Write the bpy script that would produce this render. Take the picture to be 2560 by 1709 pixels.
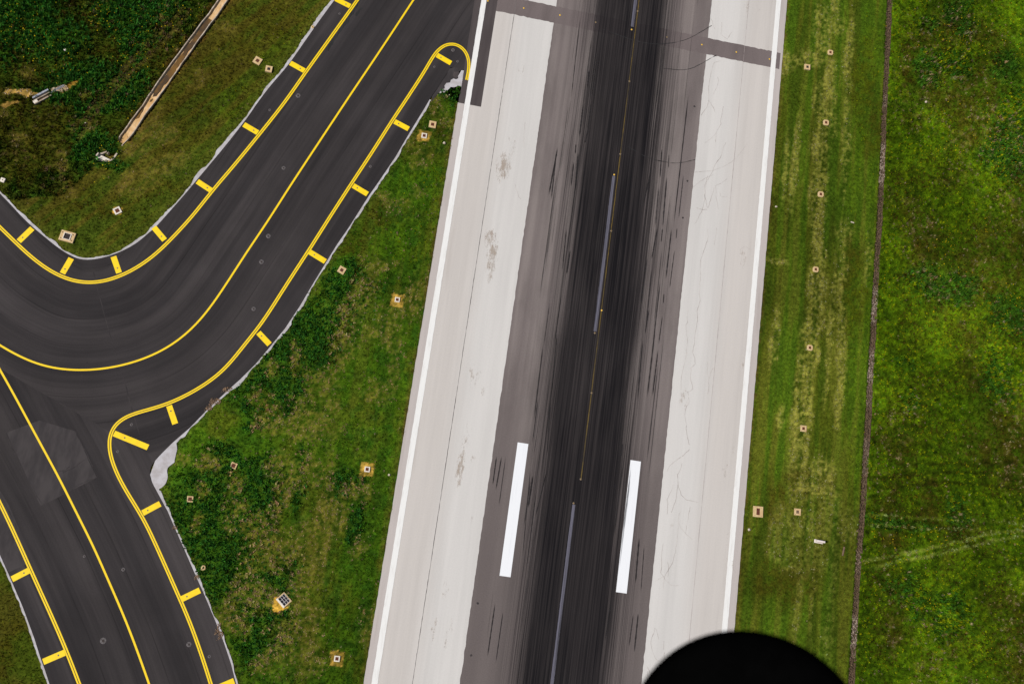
import bpy, bmesh, math, random
import numpy as np
from mathutils import Vector, Matrix

for _o in list(bpy.data.objects):
    bpy.data.objects.remove(_o, do_unlink=True)
SC = bpy.context.scene
COL = SC.collection
R = math.radians

# ------------------------------------------------------------------ camera
cam_d = bpy.data.cameras.new('camera')
cam = bpy.data.objects.new('camera', cam_d)
COL.objects.link(cam)
cam_d.sensor_width = 36.0
cam_d.lens = 35.0
cam_d.clip_start = 0.05
cam_d.clip_end = 20000
cam.location = (-33.9213, -42.6322, 167.5734)
cam.rotation_mode = 'XYZ'
cam.rotation_euler = (0.2064, -0.1469, 0.1382)
cam_d.dof.use_dof = True
cam_d.dof.focus_distance = 172.0
cam_d.dof.aperture_fstop = 4.0
SC.camera = cam

# ------------------------------------------------------------------ sky, sun, exposure
SUN_EL, SUN_TO = 50.0, (0.967, 0.256)      # light travels towards +x, a little +y
world = bpy.data.worlds.new('World')
SC.world = world
world.use_nodes = True
wn = world.node_tree.nodes
sky = wn.new('ShaderNodeTexSky')
sky.sky_type = 'NISHITA'
sky.sun_disc = False
sky.sun_elevation = R(SUN_EL)
sky.sun_rotation = math.atan2(-SUN_TO[0], -SUN_TO[1])
wn['Background'].inputs['Strength'].default_value = 0.06
world.node_tree.links.new(sky.outputs[0], wn['Background'].inputs['Color'])
sun_d = bpy.data.lights.new('sun', 'SUN')
sun_d.energy = 4.2
sun_d.angle = R(0.5)
sun_d.color = (1.0, 0.955, 0.89)
sun = bpy.data.objects.new('sun', sun_d)
COL.objects.link(sun)
_c = math.cos(R(SUN_EL)) / math.hypot(*SUN_TO)
sun.rotation_euler = Vector((SUN_TO[0]*_c, SUN_TO[1]*_c, -math.sin(R(SUN_EL)))).to_track_quat('-Z', 'Y').to_euler()
sun.location = (-200, -60, 250)
SC.view_settings.view_transform = 'Standard'
SC.view_settings.look = 'None'
SC.view_settings.exposure = -0.08
SC.view_settings.gamma = 1.0

# ------------------------------------------------------------------ measured places (metres: x across the runway, y along it)
D = {
'edge_line_upper':[[-150.28,35.62],[-113.67,9.45],[-109.46,6.44],[-105.29,3.55],[-101.13,0.7],[-97.93,-1.55],[-95.47,-3.17],[-92.93,-4.58],[-90.38,-5.58],[-87.94,-6.09],[-85.62,-6.05],[-83.41,-5.45],[-81.3,-4.36],[-79.27,-2.85],[-77.31,-0.9],[-75.43,1.5],[-71.9,7.52],[-69.12,13.38],[-66.79,17.99],[-64.37,22.99],[-61.93,28.17],[-60.03,32.43],[-57.72,38.22],[-54.31,46.6],[-51.18,54.3],[-48.74,60.74],[-46.09,67.65]],
'centre_line_upper':[[-144.26,16.5],[-108.52,-10.84],[-104.35,-14.03],[-100.3,-16.74],[-96.48,-18.57],[-93.98,-19.55],[-91.54,-20.28],[-89.17,-20.73],[-86.86,-20.85],[-84.62,-20.67],[-82.4,-20.33],[-80.22,-19.8],[-78.08,-19.03],[-75.97,-18.06],[-73.89,-16.9],[-71.86,-15.42],[-69.89,-13.62],[-68.01,-11.25],[-66.22,-8.35],[-64.57,-4.62],[-63.1,-0.89],[-61.27,4.06],[-59.28,9.11],[-55.71,18.77],[-49.68,34.57],[-46.25,43.37],[-42.97,51.92],[-41.2,56.59],[-38.32,63.49],[-34.69,70.39],[-31.0,75.68]],
'edge_line_lower':[[-29.23,42.87],[-29.26,44.67],[-29.35,46.4],[-29.6,47.28],[-30.0,48.08],[-30.63,48.77],[-31.32,49.25],[-32.11,49.49],[-32.88,49.5],[-33.61,49.31],[-34.21,48.95],[-34.7,48.4],[-35.15,47.67],[-35.57,46.7],[-37.2,42.5],[-39.07,37.61],[-41.18,32.31],[-43.66,25.75],[-46.31,19.0],[-47.92,14.82],[-49.64,10.29],[-51.3,5.84],[-52.6,2.53],[-54.18,-1.61],[-55.82,-5.89],[-57.32,-9.46],[-58.76,-12.11],[-60.12,-14.96],[-61.95,-17.75],[-63.89,-19.87],[-65.88,-21.64],[-67.9,-23.18],[-68.93,-23.83],[-71.01,-24.96],[-73.09,-26.06],[-74.93,-27.15],[-75.9,-27.95],[-76.45,-29.06],[-76.55,-30.38],[-76.22,-31.99],[-75.7,-33.51],[-74.77,-35.19],[-73.44,-37.09],[-71.9,-38.95],[-70.12,-40.94],[-68.77,-42.47],[-66.71,-45.23],[-65.1,-47.51],[-63.49,-49.78],[-61.87,-52.16],[-60.59,-54.0],[-58.65,-56.87],[-56.97,-59.64],[-55.24,-62.61],[-53.48,-65.84],[-51.66,-69.34],[-49.94,-72.99],[-32.89,-109.17]],
'centre_line_lower':[[-133.86,23.36],[-105.05,-11.21],[-100.24,-16.98],[-95.51,-22.58],[-93.94,-24.41],[-90.78,-28.25],[-87.63,-32.11],[-85.29,-34.97],[-82.15,-38.85],[-78.82,-43.19],[-75.36,-47.69],[-72.12,-52.3],[-69.21,-56.47],[-66.56,-60.53],[-64.19,-64.37],[-62.65,-66.94],[-60.56,-70.6],[-58.56,-74.4],[-39.93,-109.8]],
'edge_line_left':[[-125.62,-0.97],[-96.79,-35.52],[-93.67,-39.26],[-90.53,-43.18],[-88.92,-45.32],[-87.31,-47.46],[-85.67,-49.76],[-83.89,-52.23],[-82.44,-54.25],[-80.83,-56.46],[-79.22,-58.7],[-77.62,-60.95],[-75.98,-63.34],[-74.34,-65.83],[-72.83,-68.17],[-70.97,-71.18],[-69.03,-74.53],[-48.98,-109.14]],
'bars':[[[-97.82,-1.32],[-96.16,1.44]],[[-89.83,-5.48],[-88.99,-2.49]],[[-80.91,-3.78],[-82.51,-0.99]],[[-74.87,3.17],[-77.22,5.2]],[[-69.1,13.3],[-71.91,14.57]],[[-63.48,25.25],[-66.31,26.35]],[[-57.77,38.44],[-60.65,39.48]],[[-52.04,52.67],[-55.04,53.6]],[[-35.52,46.66],[-32.54,45.53]],[[-40.97,32.29],[-38.06,31.31]],[[-46.1,18.98],[-43.17,17.81]],[[-51.27,5.72],[-48.18,4.44]],[[-57.05,-9.59],[-54.7,-11.41]],[[-68.68,-23.91],[-67.01,-26.88]],[[-76.29,-29.8],[-70.41,-31.26]],[[-69.22,-41.75],[-66.69,-39.77]],[[-60.6,-53.96],[-57.93,-52.14]],[[-52.72,-66.49],[-50.07,-64.95]],[[-83.78,-52.5],[-86.09,-54.23]],[[-75.77,-63.79],[-78.76,-65.62]]],
'upin':[[-149.22,51.97],[-116.6,20.98],[-112.0,16.61],[-106.99,10.48],[-102.51,6.41],[-100.81,5.14],[-98.23,3.11],[-96.01,1.6],[-94.11,0.47],[-91.95,-0.79],[-89.85,-1.8],[-87.85,-2.38],[-86.47,-2.28],[-84.7,-1.75],[-83.01,-0.87],[-80.95,0.53],[-79.18,2.23],[-77.89,4.03],[-76.92,5.34],[-75.4,8.2],[-73.83,11.2],[-71.41,16.09],[-68.43,22.25],[-65.99,27.72],[-64.97,30.39],[-63.39,34.1],[-60.97,39.01],[-59.38,42.99],[-57.42,48.0],[-55.21,53.38],[-52.59,59.69],[-50.33,65.41]],
'upout':[[-149.49,52.83],[-116.83,21.87],[-112.22,17.5],[-107.2,11.35],[-102.7,7.21],[-99.87,5.12],[-97.01,2.88],[-95.34,1.73],[-92.95,0.48],[-90.76,-0.9],[-88.93,-1.76],[-87.22,-2.03],[-85.67,-1.64],[-83.49,-0.83],[-81.26,0.86],[-79.5,2.64],[-77.83,4.9],[-76.09,8.07],[-74.86,10.26],[-73.26,13.18],[-72.0,16.59],[-70.59,19.36],[-69.0,22.63],[-67.18,26.09],[-65.81,29.38],[-65.12,31.2],[-63.73,34.6],[-62.43,37.15],[-61.15,39.97],[-59.98,43.43],[-58.55,47.02],[-57.09,50.58],[-55.85,53.23],[-53.23,59.54],[-50.98,65.25]],
'lowin':[[-32.52,44.68],[-32.98,43.35],[-33.6,41.88],[-34.33,39.89],[-34.96,38.54],[-35.88,35.84],[-37.68,30.9],[-39.49,25.61],[-41.52,20.71],[-42.82,17.71],[-45.33,11.1],[-46.71,7.89],[-48.06,4.2],[-49.39,0.55],[-51.01,-4.15],[-52.69,-8.28],[-54.3,-11.35],[-55.37,-13.34],[-56.26,-14.99],[-58.32,-18.06],[-60.02,-20.31],[-62.64,-24.04],[-64.63,-27.18],[-66.79,-29.94],[-68.27,-32.17],[-69.07,-33.55],[-69.3,-34.31],[-69.29,-35.11],[-68.98,-36.11],[-68.29,-37.06],[-66.86,-38.84],[-65.47,-40.59],[-65.42,-40.6],[-63.6,-43.3],[-61.16,-46.85],[-58.89,-50.18],[-57.3,-52.44],[-54.7,-56.36],[-52.74,-59.44],[-51.0,-62.53],[-49.65,-65.38],[-47.7,-69.09],[-46.02,-72.55],[-28.55,-108.53]],
'lowout':[[-34.37,38.36],[-35.28,36.25],[-37.28,30.56],[-39.09,25.55],[-41.11,20.57],[-42.49,17.28],[-44.89,11.19],[-46.27,7.71],[-47.63,4.01],[-49.01,0.35],[-50.58,-4.33],[-52.29,-8.6],[-53.95,-11.67],[-55.01,-13.73],[-56.14,-15.62],[-58.15,-18.93],[-59.88,-21.03],[-62.14,-24.21],[-63.11,-25.59],[-64.6,-27.31],[-64.99,-28.59],[-65.98,-30.08],[-65.84,-31.4],[-65.9,-33.0],[-66.71,-34.05],[-66.39,-35.59],[-66.45,-36.52],[-67.26,-37.56],[-66.6,-38.25],[-65.51,-39.79],[-64.89,-40.71],[-63.22,-43.47],[-60.97,-46.48],[-58.54,-49.9],[-56.64,-52.92],[-54.26,-56.3],[-52.17,-59.81],[-50.48,-62.68],[-49.06,-65.31],[-47.09,-69.02],[-45.37,-72.47],[-27.52,-108.27]],
'leftin':[[-120.66,-12.85],[-91.71,-47.3],[-88.66,-50.93],[-86.71,-53.61],[-85.23,-55.72],[-83.6,-58.03],[-82.2,-60.24],[-80.81,-62.44],[-79.32,-65.05],[-78.31,-66.64],[-77.12,-68.69],[-75.16,-72.09],[-73.47,-75.25],[-54.61,-110.52]],
'leftout':[[-120.68,-12.97],[-91.87,-47.54],[-88.87,-51.14],[-86.94,-53.75],[-85.45,-55.88],[-83.82,-58.21],[-82.42,-60.38],[-81.07,-62.63],[-79.58,-65.23],[-78.59,-66.82],[-77.46,-68.73],[-75.51,-72.13],[-73.78,-75.29],[-54.57,-110.38]],
'tip_patch':[[-30.01,44.61],[-30.47,44.56],[-30.85,44.22],[-30.66,43.9],[-30.9,43.28],[-30.79,42.89],[-31.16,42.56],[-31.65,42.66],[-32.06,42.26],[-32.12,41.74],[-32.79,41.49],[-33.03,40.93],[-32.9,40.4],[-33.28,40.11],[-33.77,39.35],[-33.12,39.38],[-32.46,39.98],[-31.86,40.92],[-31.3,40.94],[-30.44,41.48],[-29.98,41.27]],
'tip_rubble':[[-32.63,44.45],[-31.97,44.78],[-31.14,44.9],[-30.76,44.6],[-30.47,44.56],[-30.85,44.22],[-30.66,43.9],[-30.9,43.28],[-30.79,42.89],[-31.16,42.56],[-31.65,42.66],[-32.06,42.26],[-32.12,41.74],[-32.79,41.49],[-33.03,40.93],[-32.9,40.4],[-33.28,40.11],[-33.77,39.35],[-34.37,38.36],[-34.77,37.36],[-34.93,38.39],[-34.31,39.79],[-33.59,41.78],[-32.96,43.25]],
'tip_slab':[[-31.75,43.97],[-30.93,44.15],[-30.83,43.81],[-31.02,42.85],[-31.58,42.83],[-31.79,43.29]],
'strip_left':[[-30.04,44.81],[-29.98,42.86],[-29.97,41.22],[-30.07,39.06],[-30.05,38.17]],
'patch':[[-92.17,-32.23],[-87.77,-29.59],[-82.06,-30.41],[-79.47,-33.9],[-79.09,-34.56],[-77.16,-37.13],[-80.88,-40.05],[-84.47,-42.75],[-86.88,-39.56],[-89.38,-36.01]],
'leftpatch':[[-92.84,-39.07],[-90.98,-41.31],[-89.21,-43.21],[-86.86,-46.61],[-84.36,-51.63],[-86.79,-53.29],[-88.66,-50.93],[-90.55,-48.48]],
'seam':[[-85.95,-2.28],[-84.04,-6.32],[-81.26,-11.97],[-78.82,-16.75],[-76.54,-20.77],[-74.25,-25.48],[-71.97,-29.67]],
'seam2':[[-94.07,-22.94],[-89.18,-24.54],[-85.19,-26.16],[-81.57,-28.08],[-76.66,-29.69]],
'seam3':[[-91.54,-40.82],[-89.92,-42.98],[-87.39,-46.23],[-85.29,-49.53],[-84.14,-51.15]],
'cracks_patch':[[[-82.41,-37.27],[-80.71,-35.85],[-79.44,-34.49]],[[-82.46,-37.05],[-81.07,-36.26]],[[-81.2,-40.09],[-79.62,-38.71],[-77.67,-37.37]],[[-82.06,-30.41],[-80.27,-32.85],[-78.05,-35.68]],[[-83.32,-37.18],[-82.1,-36.65],[-81.58,-35.99]],[[-84.1,-42.47],[-85.48,-41.3],[-86.93,-39.33]],[[-92.15,-32.35],[-90.91,-34.25],[-89.91,-35.68]]],
'drain_l':[[-73.98,52.81],[-75.13,48.92],[-76.67,44.88],[-78.02,41.51],[-79.35,38.17],[-80.89,34.34],[-82.66,29.4],[-83.65,26.34],[-84.51,24.24],[-85.24,22.36],[-86.07,20.2],[-86.13,19.33]],
'drain_r':[[-72.33,53.19],[-73.69,49.15],[-74.71,46.1],[-75.98,43.11],[-77.29,39.57],[-78.25,36.9],[-79.22,34.33],[-80.7,30.28],[-81.76,27.47],[-82.86,24.95],[-83.73,22.13],[-84.64,19.95],[-85.44,18.44],[-85.24,18.57]],
'head':[[-88.75,16.32],[-88.95,15.72],[-88.9,15.31],[-88.21,15.03],[-86.92,15.29],[-86.51,15.55],[-85.8,16.92],[-85.99,17.02],[-87.2,17.13],[-87.44,16.49]],
'grate_sq':[[-45.82,-51.77],[-45.07,-50.88],[-43.63,-51.82],[-44.28,-52.91]],
'sandapron':[[-45.83,-51.85],[-46.23,-52.21],[-46.17,-53.01],[-46.26,-53.55],[-46.04,-53.95],[-45.33,-53.88],[-44.76,-53.3],[-44.28,-53.0]],
'sign':[[43.48,-30.33],[44.9,-30.34]],
'culvert':[[-101.23,23.38],[-100.75,22.92],[-98.51,25.25],[-98.91,25.34],[-100.47,23.82]],
'pipe':[[-101.25,24.01],[-99.28,25.9]],
'cul_all':[[-101.27,24.07],[-99.36,25.95],[-98.54,25.24],[-100.81,22.91]],
'wall2':[[-98.77,25.55],[-96.94,27.31]],
'gravel':[[-99.11,26.22],[-97.06,27.57],[-96.58,27.39],[-95.97,26.6],[-97.19,25.99],[-98.39,25.8]],
'sandstrip':[[-96.75,27.57],[-95.83,28.19],[-94.61,29.44],[-94.43,29.2],[-95.2,28.18],[-95.67,26.95],[-96.38,26.23]],
'sandpatch':[[-106.59,23.99],[-105.57,24.84],[-104.35,24.89],[-103.86,25.41],[-102.55,25.84],[-101.69,25.1],[-100.13,25.29],[-100.83,24.58],[-101.52,24.09],[-102.15,23.89],[-102.51,23.6],[-103.12,24.1],[-103.8,24.1],[-104.19,24.22],[-105.31,23.78]],
'sandpatch2':[[-106.18,21.78],[-104.74,22.64],[-103.22,23.24],[-103.3,22.8],[-103.77,22.43],[-105.32,21.27]],
'lids':[[-83.59,6.95,30,1.15,"dirt"],[-66.27,38.66,-28,1.3,"a"],[-64.05,37.46,-8,1.15,"b"],[-34.0,33.01,-8,1.25,"a"],[-35.14,30.58,0,0.95,"dirt"],[-45.17,3.41,-28,1.2,"a"],[-34.98,-0.1,0,0.85,"dirt"],[-35.21,-29.5,0,0.9,"dirt"],[-34.92,-59.72,0,0.9,"dirt"],[-56.58,-32.13,-20,1.0,"c"],[-62.26,-38.4,-3,0.95,"c"],[39.72,63.54,-5,1.05,"o"],[35.23,59.36,-5,1.1,"b"],[39.86,48.65,-5,1.1,"o"],[39.84,33.93,-5,1.1,"o"],[39.91,19.03,0,1.05,"o"],[39.87,4.04,0,1.05,"o"],[39.76,-10.88,0,1.1,"e"],[39.78,-25.69,-5,1.15,"f"],[32.6,-26.68,-5,1.9,"big"],[-90.39,1.03,-14,2.2,"bigl"],[-58.07,-48.66,20,0.75,"round"],[-102.6,8.74,-10,0.75,"small"],[-58.06,47.21,0,0.45,"small"]],
'lights':[[-58.18,33.62],[-62.47,29.93],[-53.85,50.87],[-32.57,48.21],[-31.4,46.17],[-35.4,44.21],[-58.17,19.8],[-43.53,22.99],[-58.41,7.16],[-58.68,2.46],[-58.41,-5.84],[-70.74,-61.49],[-57.92,-60.42],[-54.51,-61.82],[-73.7,-28.03],[-74.88,-32.61],[-70.1,-50.57],[-76.31,-49.4]],
'darkspots':[[-82.65,-19.23],[-83.06,-21.48],[-97.38,-13.42],[-86.04,-13.42],[13.78,46.6],[13.93,31.54],[13.78,24.28],[-13.84,-48.34],[-13.71,-56.57],[-72.64,-3.84]],
'inset':[[-20.84,59.48],[-13.89,59.58],[-6.97,59.64],[0.05,59.68],[7.02,59.63],[13.97,59.56],[20.88,59.5],[27.58,59.47],[0.1,30.05],[0.1,0.0],[0.02,-29.96],[0.79,63.77],[0.83,49.05],[0.77,34.28],[0.82,19.25],[0.83,4.28],[0.82,-10.7],[0.75,-25.77],[-27.68,59.44]],
'stones':[[-98.28,33.77],[-92.06,21.3],[60.0,57.23],[31.32,29.77],[-31.51,-29.86],[31.25,-29.98],[-31.39,29.92],[-31.89,39.28],[-98.41,26.4]],
'slats':[[46.47,29.55],[48.68,-31.24]],
'barsq':0,
'stone_l':[[50.99,82.63],[50.86,77.67],[50.97,68.01],[51.11,58.56],[51.24,49.31],[51.32,41.75],[51.43,29.61],[51.35,23.55],[51.3,14.99],[51.4,8.02],[51.39,1.13],[51.27,-6.99],[51.26,-14.09],[51.35,-21.83],[51.2,-29.5],[51.13,-37.02],[51.12,-43.17],[51.06,-53.24],[51.02,-59.89]],
'stone_r':[[52.06,82.88],[51.96,77.93],[52.09,68.26],[52.09,58.77],[52.25,49.52],[52.38,41.96],[52.53,29.82],[52.44,23.75],[52.47,15.2],[52.53,8.21],[52.46,1.31],[52.57,-6.78],[52.49,-13.91],[52.49,-21.66],[52.28,-29.35],[52.15,-36.88],[52.18,-43.03],[52.28,-53.09],[52.23,-59.75]],
'cracks':[[[17.96,57.01],[16.71,56.43],[16.23,54.79],[16.23,52.35],[16.37,48.44],[16.18,46.89],[15.22,45.04]],[[16.37,48.44],[17.45,47.16],[17.81,46.33]],[[17.7,53.58],[18.08,52.59],[17.53,50.8],[17.19,49.82]],[[19.4,47.72],[19.3,44.24],[18.61,42.46],[18.53,40.22]],[[18.61,42.46],[17.61,40.92],[16.46,39.65]],[[24.74,41.18],[22.74,37.97],[20.64,35.93],[18.5,34.62],[15.08,33.51]],[[20.49,40.62],[19.65,37.49],[18.58,35.23],[17.58,32.4],[17.47,27.76],[17.32,26.44],[16.08,23.5]],[[18.72,33.79],[16.23,31.85],[15.1,30.53]],[[17.64,33.29],[17.58,29.51],[18.24,27.05]],[[16.18,26.65],[17.45,26.55],[18.27,26.77]],[[20.3,30.47],[20.66,29.68],[21.76,29.98]],[[19.1,31.25],[18.38,27.08]],[[21.44,33.46],[19.35,31.59],[20.33,27.16]],[[18.75,23.2],[18.97,21.54],[18.53,19.76],[17.95,17.13],[17.9,13.49],[18.0,10.47],[18.25,9.14],[18.03,7.46],[18.24,5.32],[17.89,2.55],[17.73,-0.44],[18.52,-2.44],[17.94,-3.34],[18.02,-5.45],[18.8,-7.04],[17.98,-7.7],[16.75,-7.5],[16.89,-8.79]],[[16.53,7.2],[16.85,4.8],[16.56,4.21],[16.93,1.31],[16.99,-1.1],[16.72,-3.28],[16.49,-4.91],[16.67,-7.52]],[[18.8,-7.04],[19.35,-6.68]],[[17.98,-7.7],[18.23,-9.63],[17.83,-10.21],[17.8,-11.78],[18.35,-14.55],[19.18,-17.0]],[[20.34,23.5],[20.31,21.5],[20.15,20.2]],[[22.19,-2.63],[21.59,-4.86],[21.69,-6.7],[21.58,-7.51]],[[21.03,-1.76],[21.23,-3.86],[21.65,-4.85]],[[25.26,19.31],[25.32,20.17],[26.1,20.88],[27.41,20.42]],[[19.26,-17.76],[18.08,-19.17]],[[18.33,-19.07],[16.17,-21.05],[15.65,-22.27]],[[18.15,-20.37],[18.06,-21.53],[17.71,-22.47],[17.81,-24.22],[18.51,-25.88],[19.62,-26.6],[21.73,-26.67]],[[17.81,-24.22],[17.81,-26.74],[17.14,-29.08]],[[16.99,-24.35],[16.86,-25.62],[16.32,-26.96],[16.48,-29.43]],[[18.8,-28.72],[18.55,-30.12],[19.06,-31.29],[20.21,-32.37],[21.32,-33.12]],[[18.6,-30.61],[18.47,-33.1],[18.52,-35.56],[18.16,-37.56],[17.1,-39.65],[15.56,-40.82]],[[20.38,-27.62],[20.16,-30.64],[20.06,-32.14]],[[16.28,-34.4],[16.18,-36.37],[16.54,-39.24],[17.4,-40.09],[18.51,-40.91],[19.67,-40.94]],[[17.37,-37.42],[17.73,-38.35],[17.63,-39.82]],[[17.12,-39.89],[17.05,-41.1],[17.22,-42.04]],[[17.2,-50.14],[16.65,-48.56],[16.27,-48.49],[16.13,-49.57],[15.91,-51.01],[16.28,-52.13],[16.9,-53.22],[17.7,-53.59]],[[18.1,-50.26],[18.12,-51.67]],[[18.42,-52.1],[18.42,-53.27]],[[15.68,-54.66],[16.44,-55.84]],[[15.77,-55.46],[16.04,-56.81]],[[-17.51,36.92],[-17.09,31.83]],[[-17.73,24.75],[-16.76,22.55],[-16.24,22.09]],[[15.26,65.42],[16.18,63.44]],[[17.53,64.68],[17.59,62.5],[18.82,61.84],[19.69,63.59]]],
'skids':[[[-7.28,42.56],[-7.22,35.85]],[[-5.84,37.59],[-6.03,35.08]],[[-7.06,49.75],[-6.92,45.9]],[[-7.67,34.6],[-7.55,32.6]],[[-7.64,31.15],[-7.56,26.18]],[[-7.05,32.99],[-6.68,25.64]],[[-10.92,33.36],[-11.37,23.74]],[[-11.01,31.91],[-10.81,22.72]],[[-5.87,43.45],[-5.83,36.42]],[[-5.87,51.51],[-5.87,44.64]],[[9.9,36.12],[10.06,33.24]],[[9.94,31.77],[10.19,21.59]],[[8.65,29.49],[8.84,21.33]],[[13.06,32.67],[13.0,23.76]],[[12.38,49.1],[12.21,21.97]],[[6.58,59.44],[6.36,44.24]],[[-10.05,60.33],[-9.68,42.94]],[[6.89,32.9],[6.17,25.58]],[[8.4,36.99],[8.7,31.09]],[[10.19,21.58],[10.21,18.77]],[[11.89,21.9],[11.82,11.84]],[[12.86,17.87],[12.69,10.35]],[[12.89,22.09],[12.92,19.98]],[[9.24,21.4],[8.81,15.31]],[[9.0,13.54],[9.17,2.13]],[[10.83,11.67],[10.77,-0.28]],[[11.92,5.3],[11.77,-0.11]],[[11.76,9.36],[11.83,7.46]],[[7.96,15.57],[7.59,6.71]],[[9.29,5.93],[9.13,1.31]],[[10.85,2.68],[10.74,-10.18]],[[11.78,-0.91],[11.67,-9.77]],[[8.82,0.46],[9.06,-10.71]],[[-7.36,18.26],[-7.11,10.06]],[[-6.19,14.33],[-6.27,9.67]],[[-6.73,6.07],[-6.84,-3.27]],[[-6.59,-1.12],[-6.15,-12.52]],[[-8.78,-3.34],[-8.6,-17.26]],[[-8.38,-13.14],[-8.35,-21.0]],[[-6.24,-12.8],[-5.57,-22.78]],[[7.28,-18.58],[7.28,-20.82]],[[-14.14,-24.04],[-14.11,-28.97]],[[-13.28,-23.9],[-13.48,-29.86]],[[-12.59,-23.8],[-12.57,-32.41]],[[-10.98,-47.92],[-11.04,-56.46]],[[-9.5,-48.89],[-9.55,-57.42]],[[-8.15,-24.37],[-7.44,-40.6]],[[-6.66,-28.85],[-6.55,-41.67]],[[12.39,-46.5],[12.23,-52.17]],[[13.21,-46.4],[13.22,-52.75]],[[12.99,-34.86],[13.29,-43.29]],[[12.0,-34.02],[12.18,-41.76]],[[8.33,-45.14],[8.09,-51.53]],[[-7.52,-26.26],[-7.63,-31.93]],[[7.7,-22.21],[7.6,-34.64]],[[-5.26,-25.17],[-6.21,-33.19]]],
'stains':[[-20.27,27.49,2.6,5],[-20.01,33.24,0.8,2],[-19.83,10.45,1.8,7],[-20.75,14.09,2,3],[-19.94,-10.93,2.6,4],[-18.01,-12.91,1,3],[-19.81,-22.03,1.6,6],[-19.95,-26.9,1.4,6],[-18.03,-25.62,1,2],[-19.48,-46.94,1.2,4],[-20.47,-40.5,0.7,2],[-20.33,-53.06,1.4,4],[-17.64,-52.72,0.8,4],[-18.07,-54.61,0.5,4],[-16.78,-34.95,0.5,2],[-19.71,47.01,1.8,3],[21.94,69.78,1.6,2.4],[24.64,69.44,0.8,1],[17.44,-8.97,2.4,4],[25.86,18.86,1.4,4],[27.54,-0.13,0.5,7],[25.86,-20.23,1,3.5],[28.92,-36.33,0.6,5],[17.48,-31.02,0.8,1.5],[-19.0,32.01,1,4],[27.67,-34.04,0.6,8],[27.12,-16.55,1,3],[17.37,64.8,0.8,0.8]],
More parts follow.
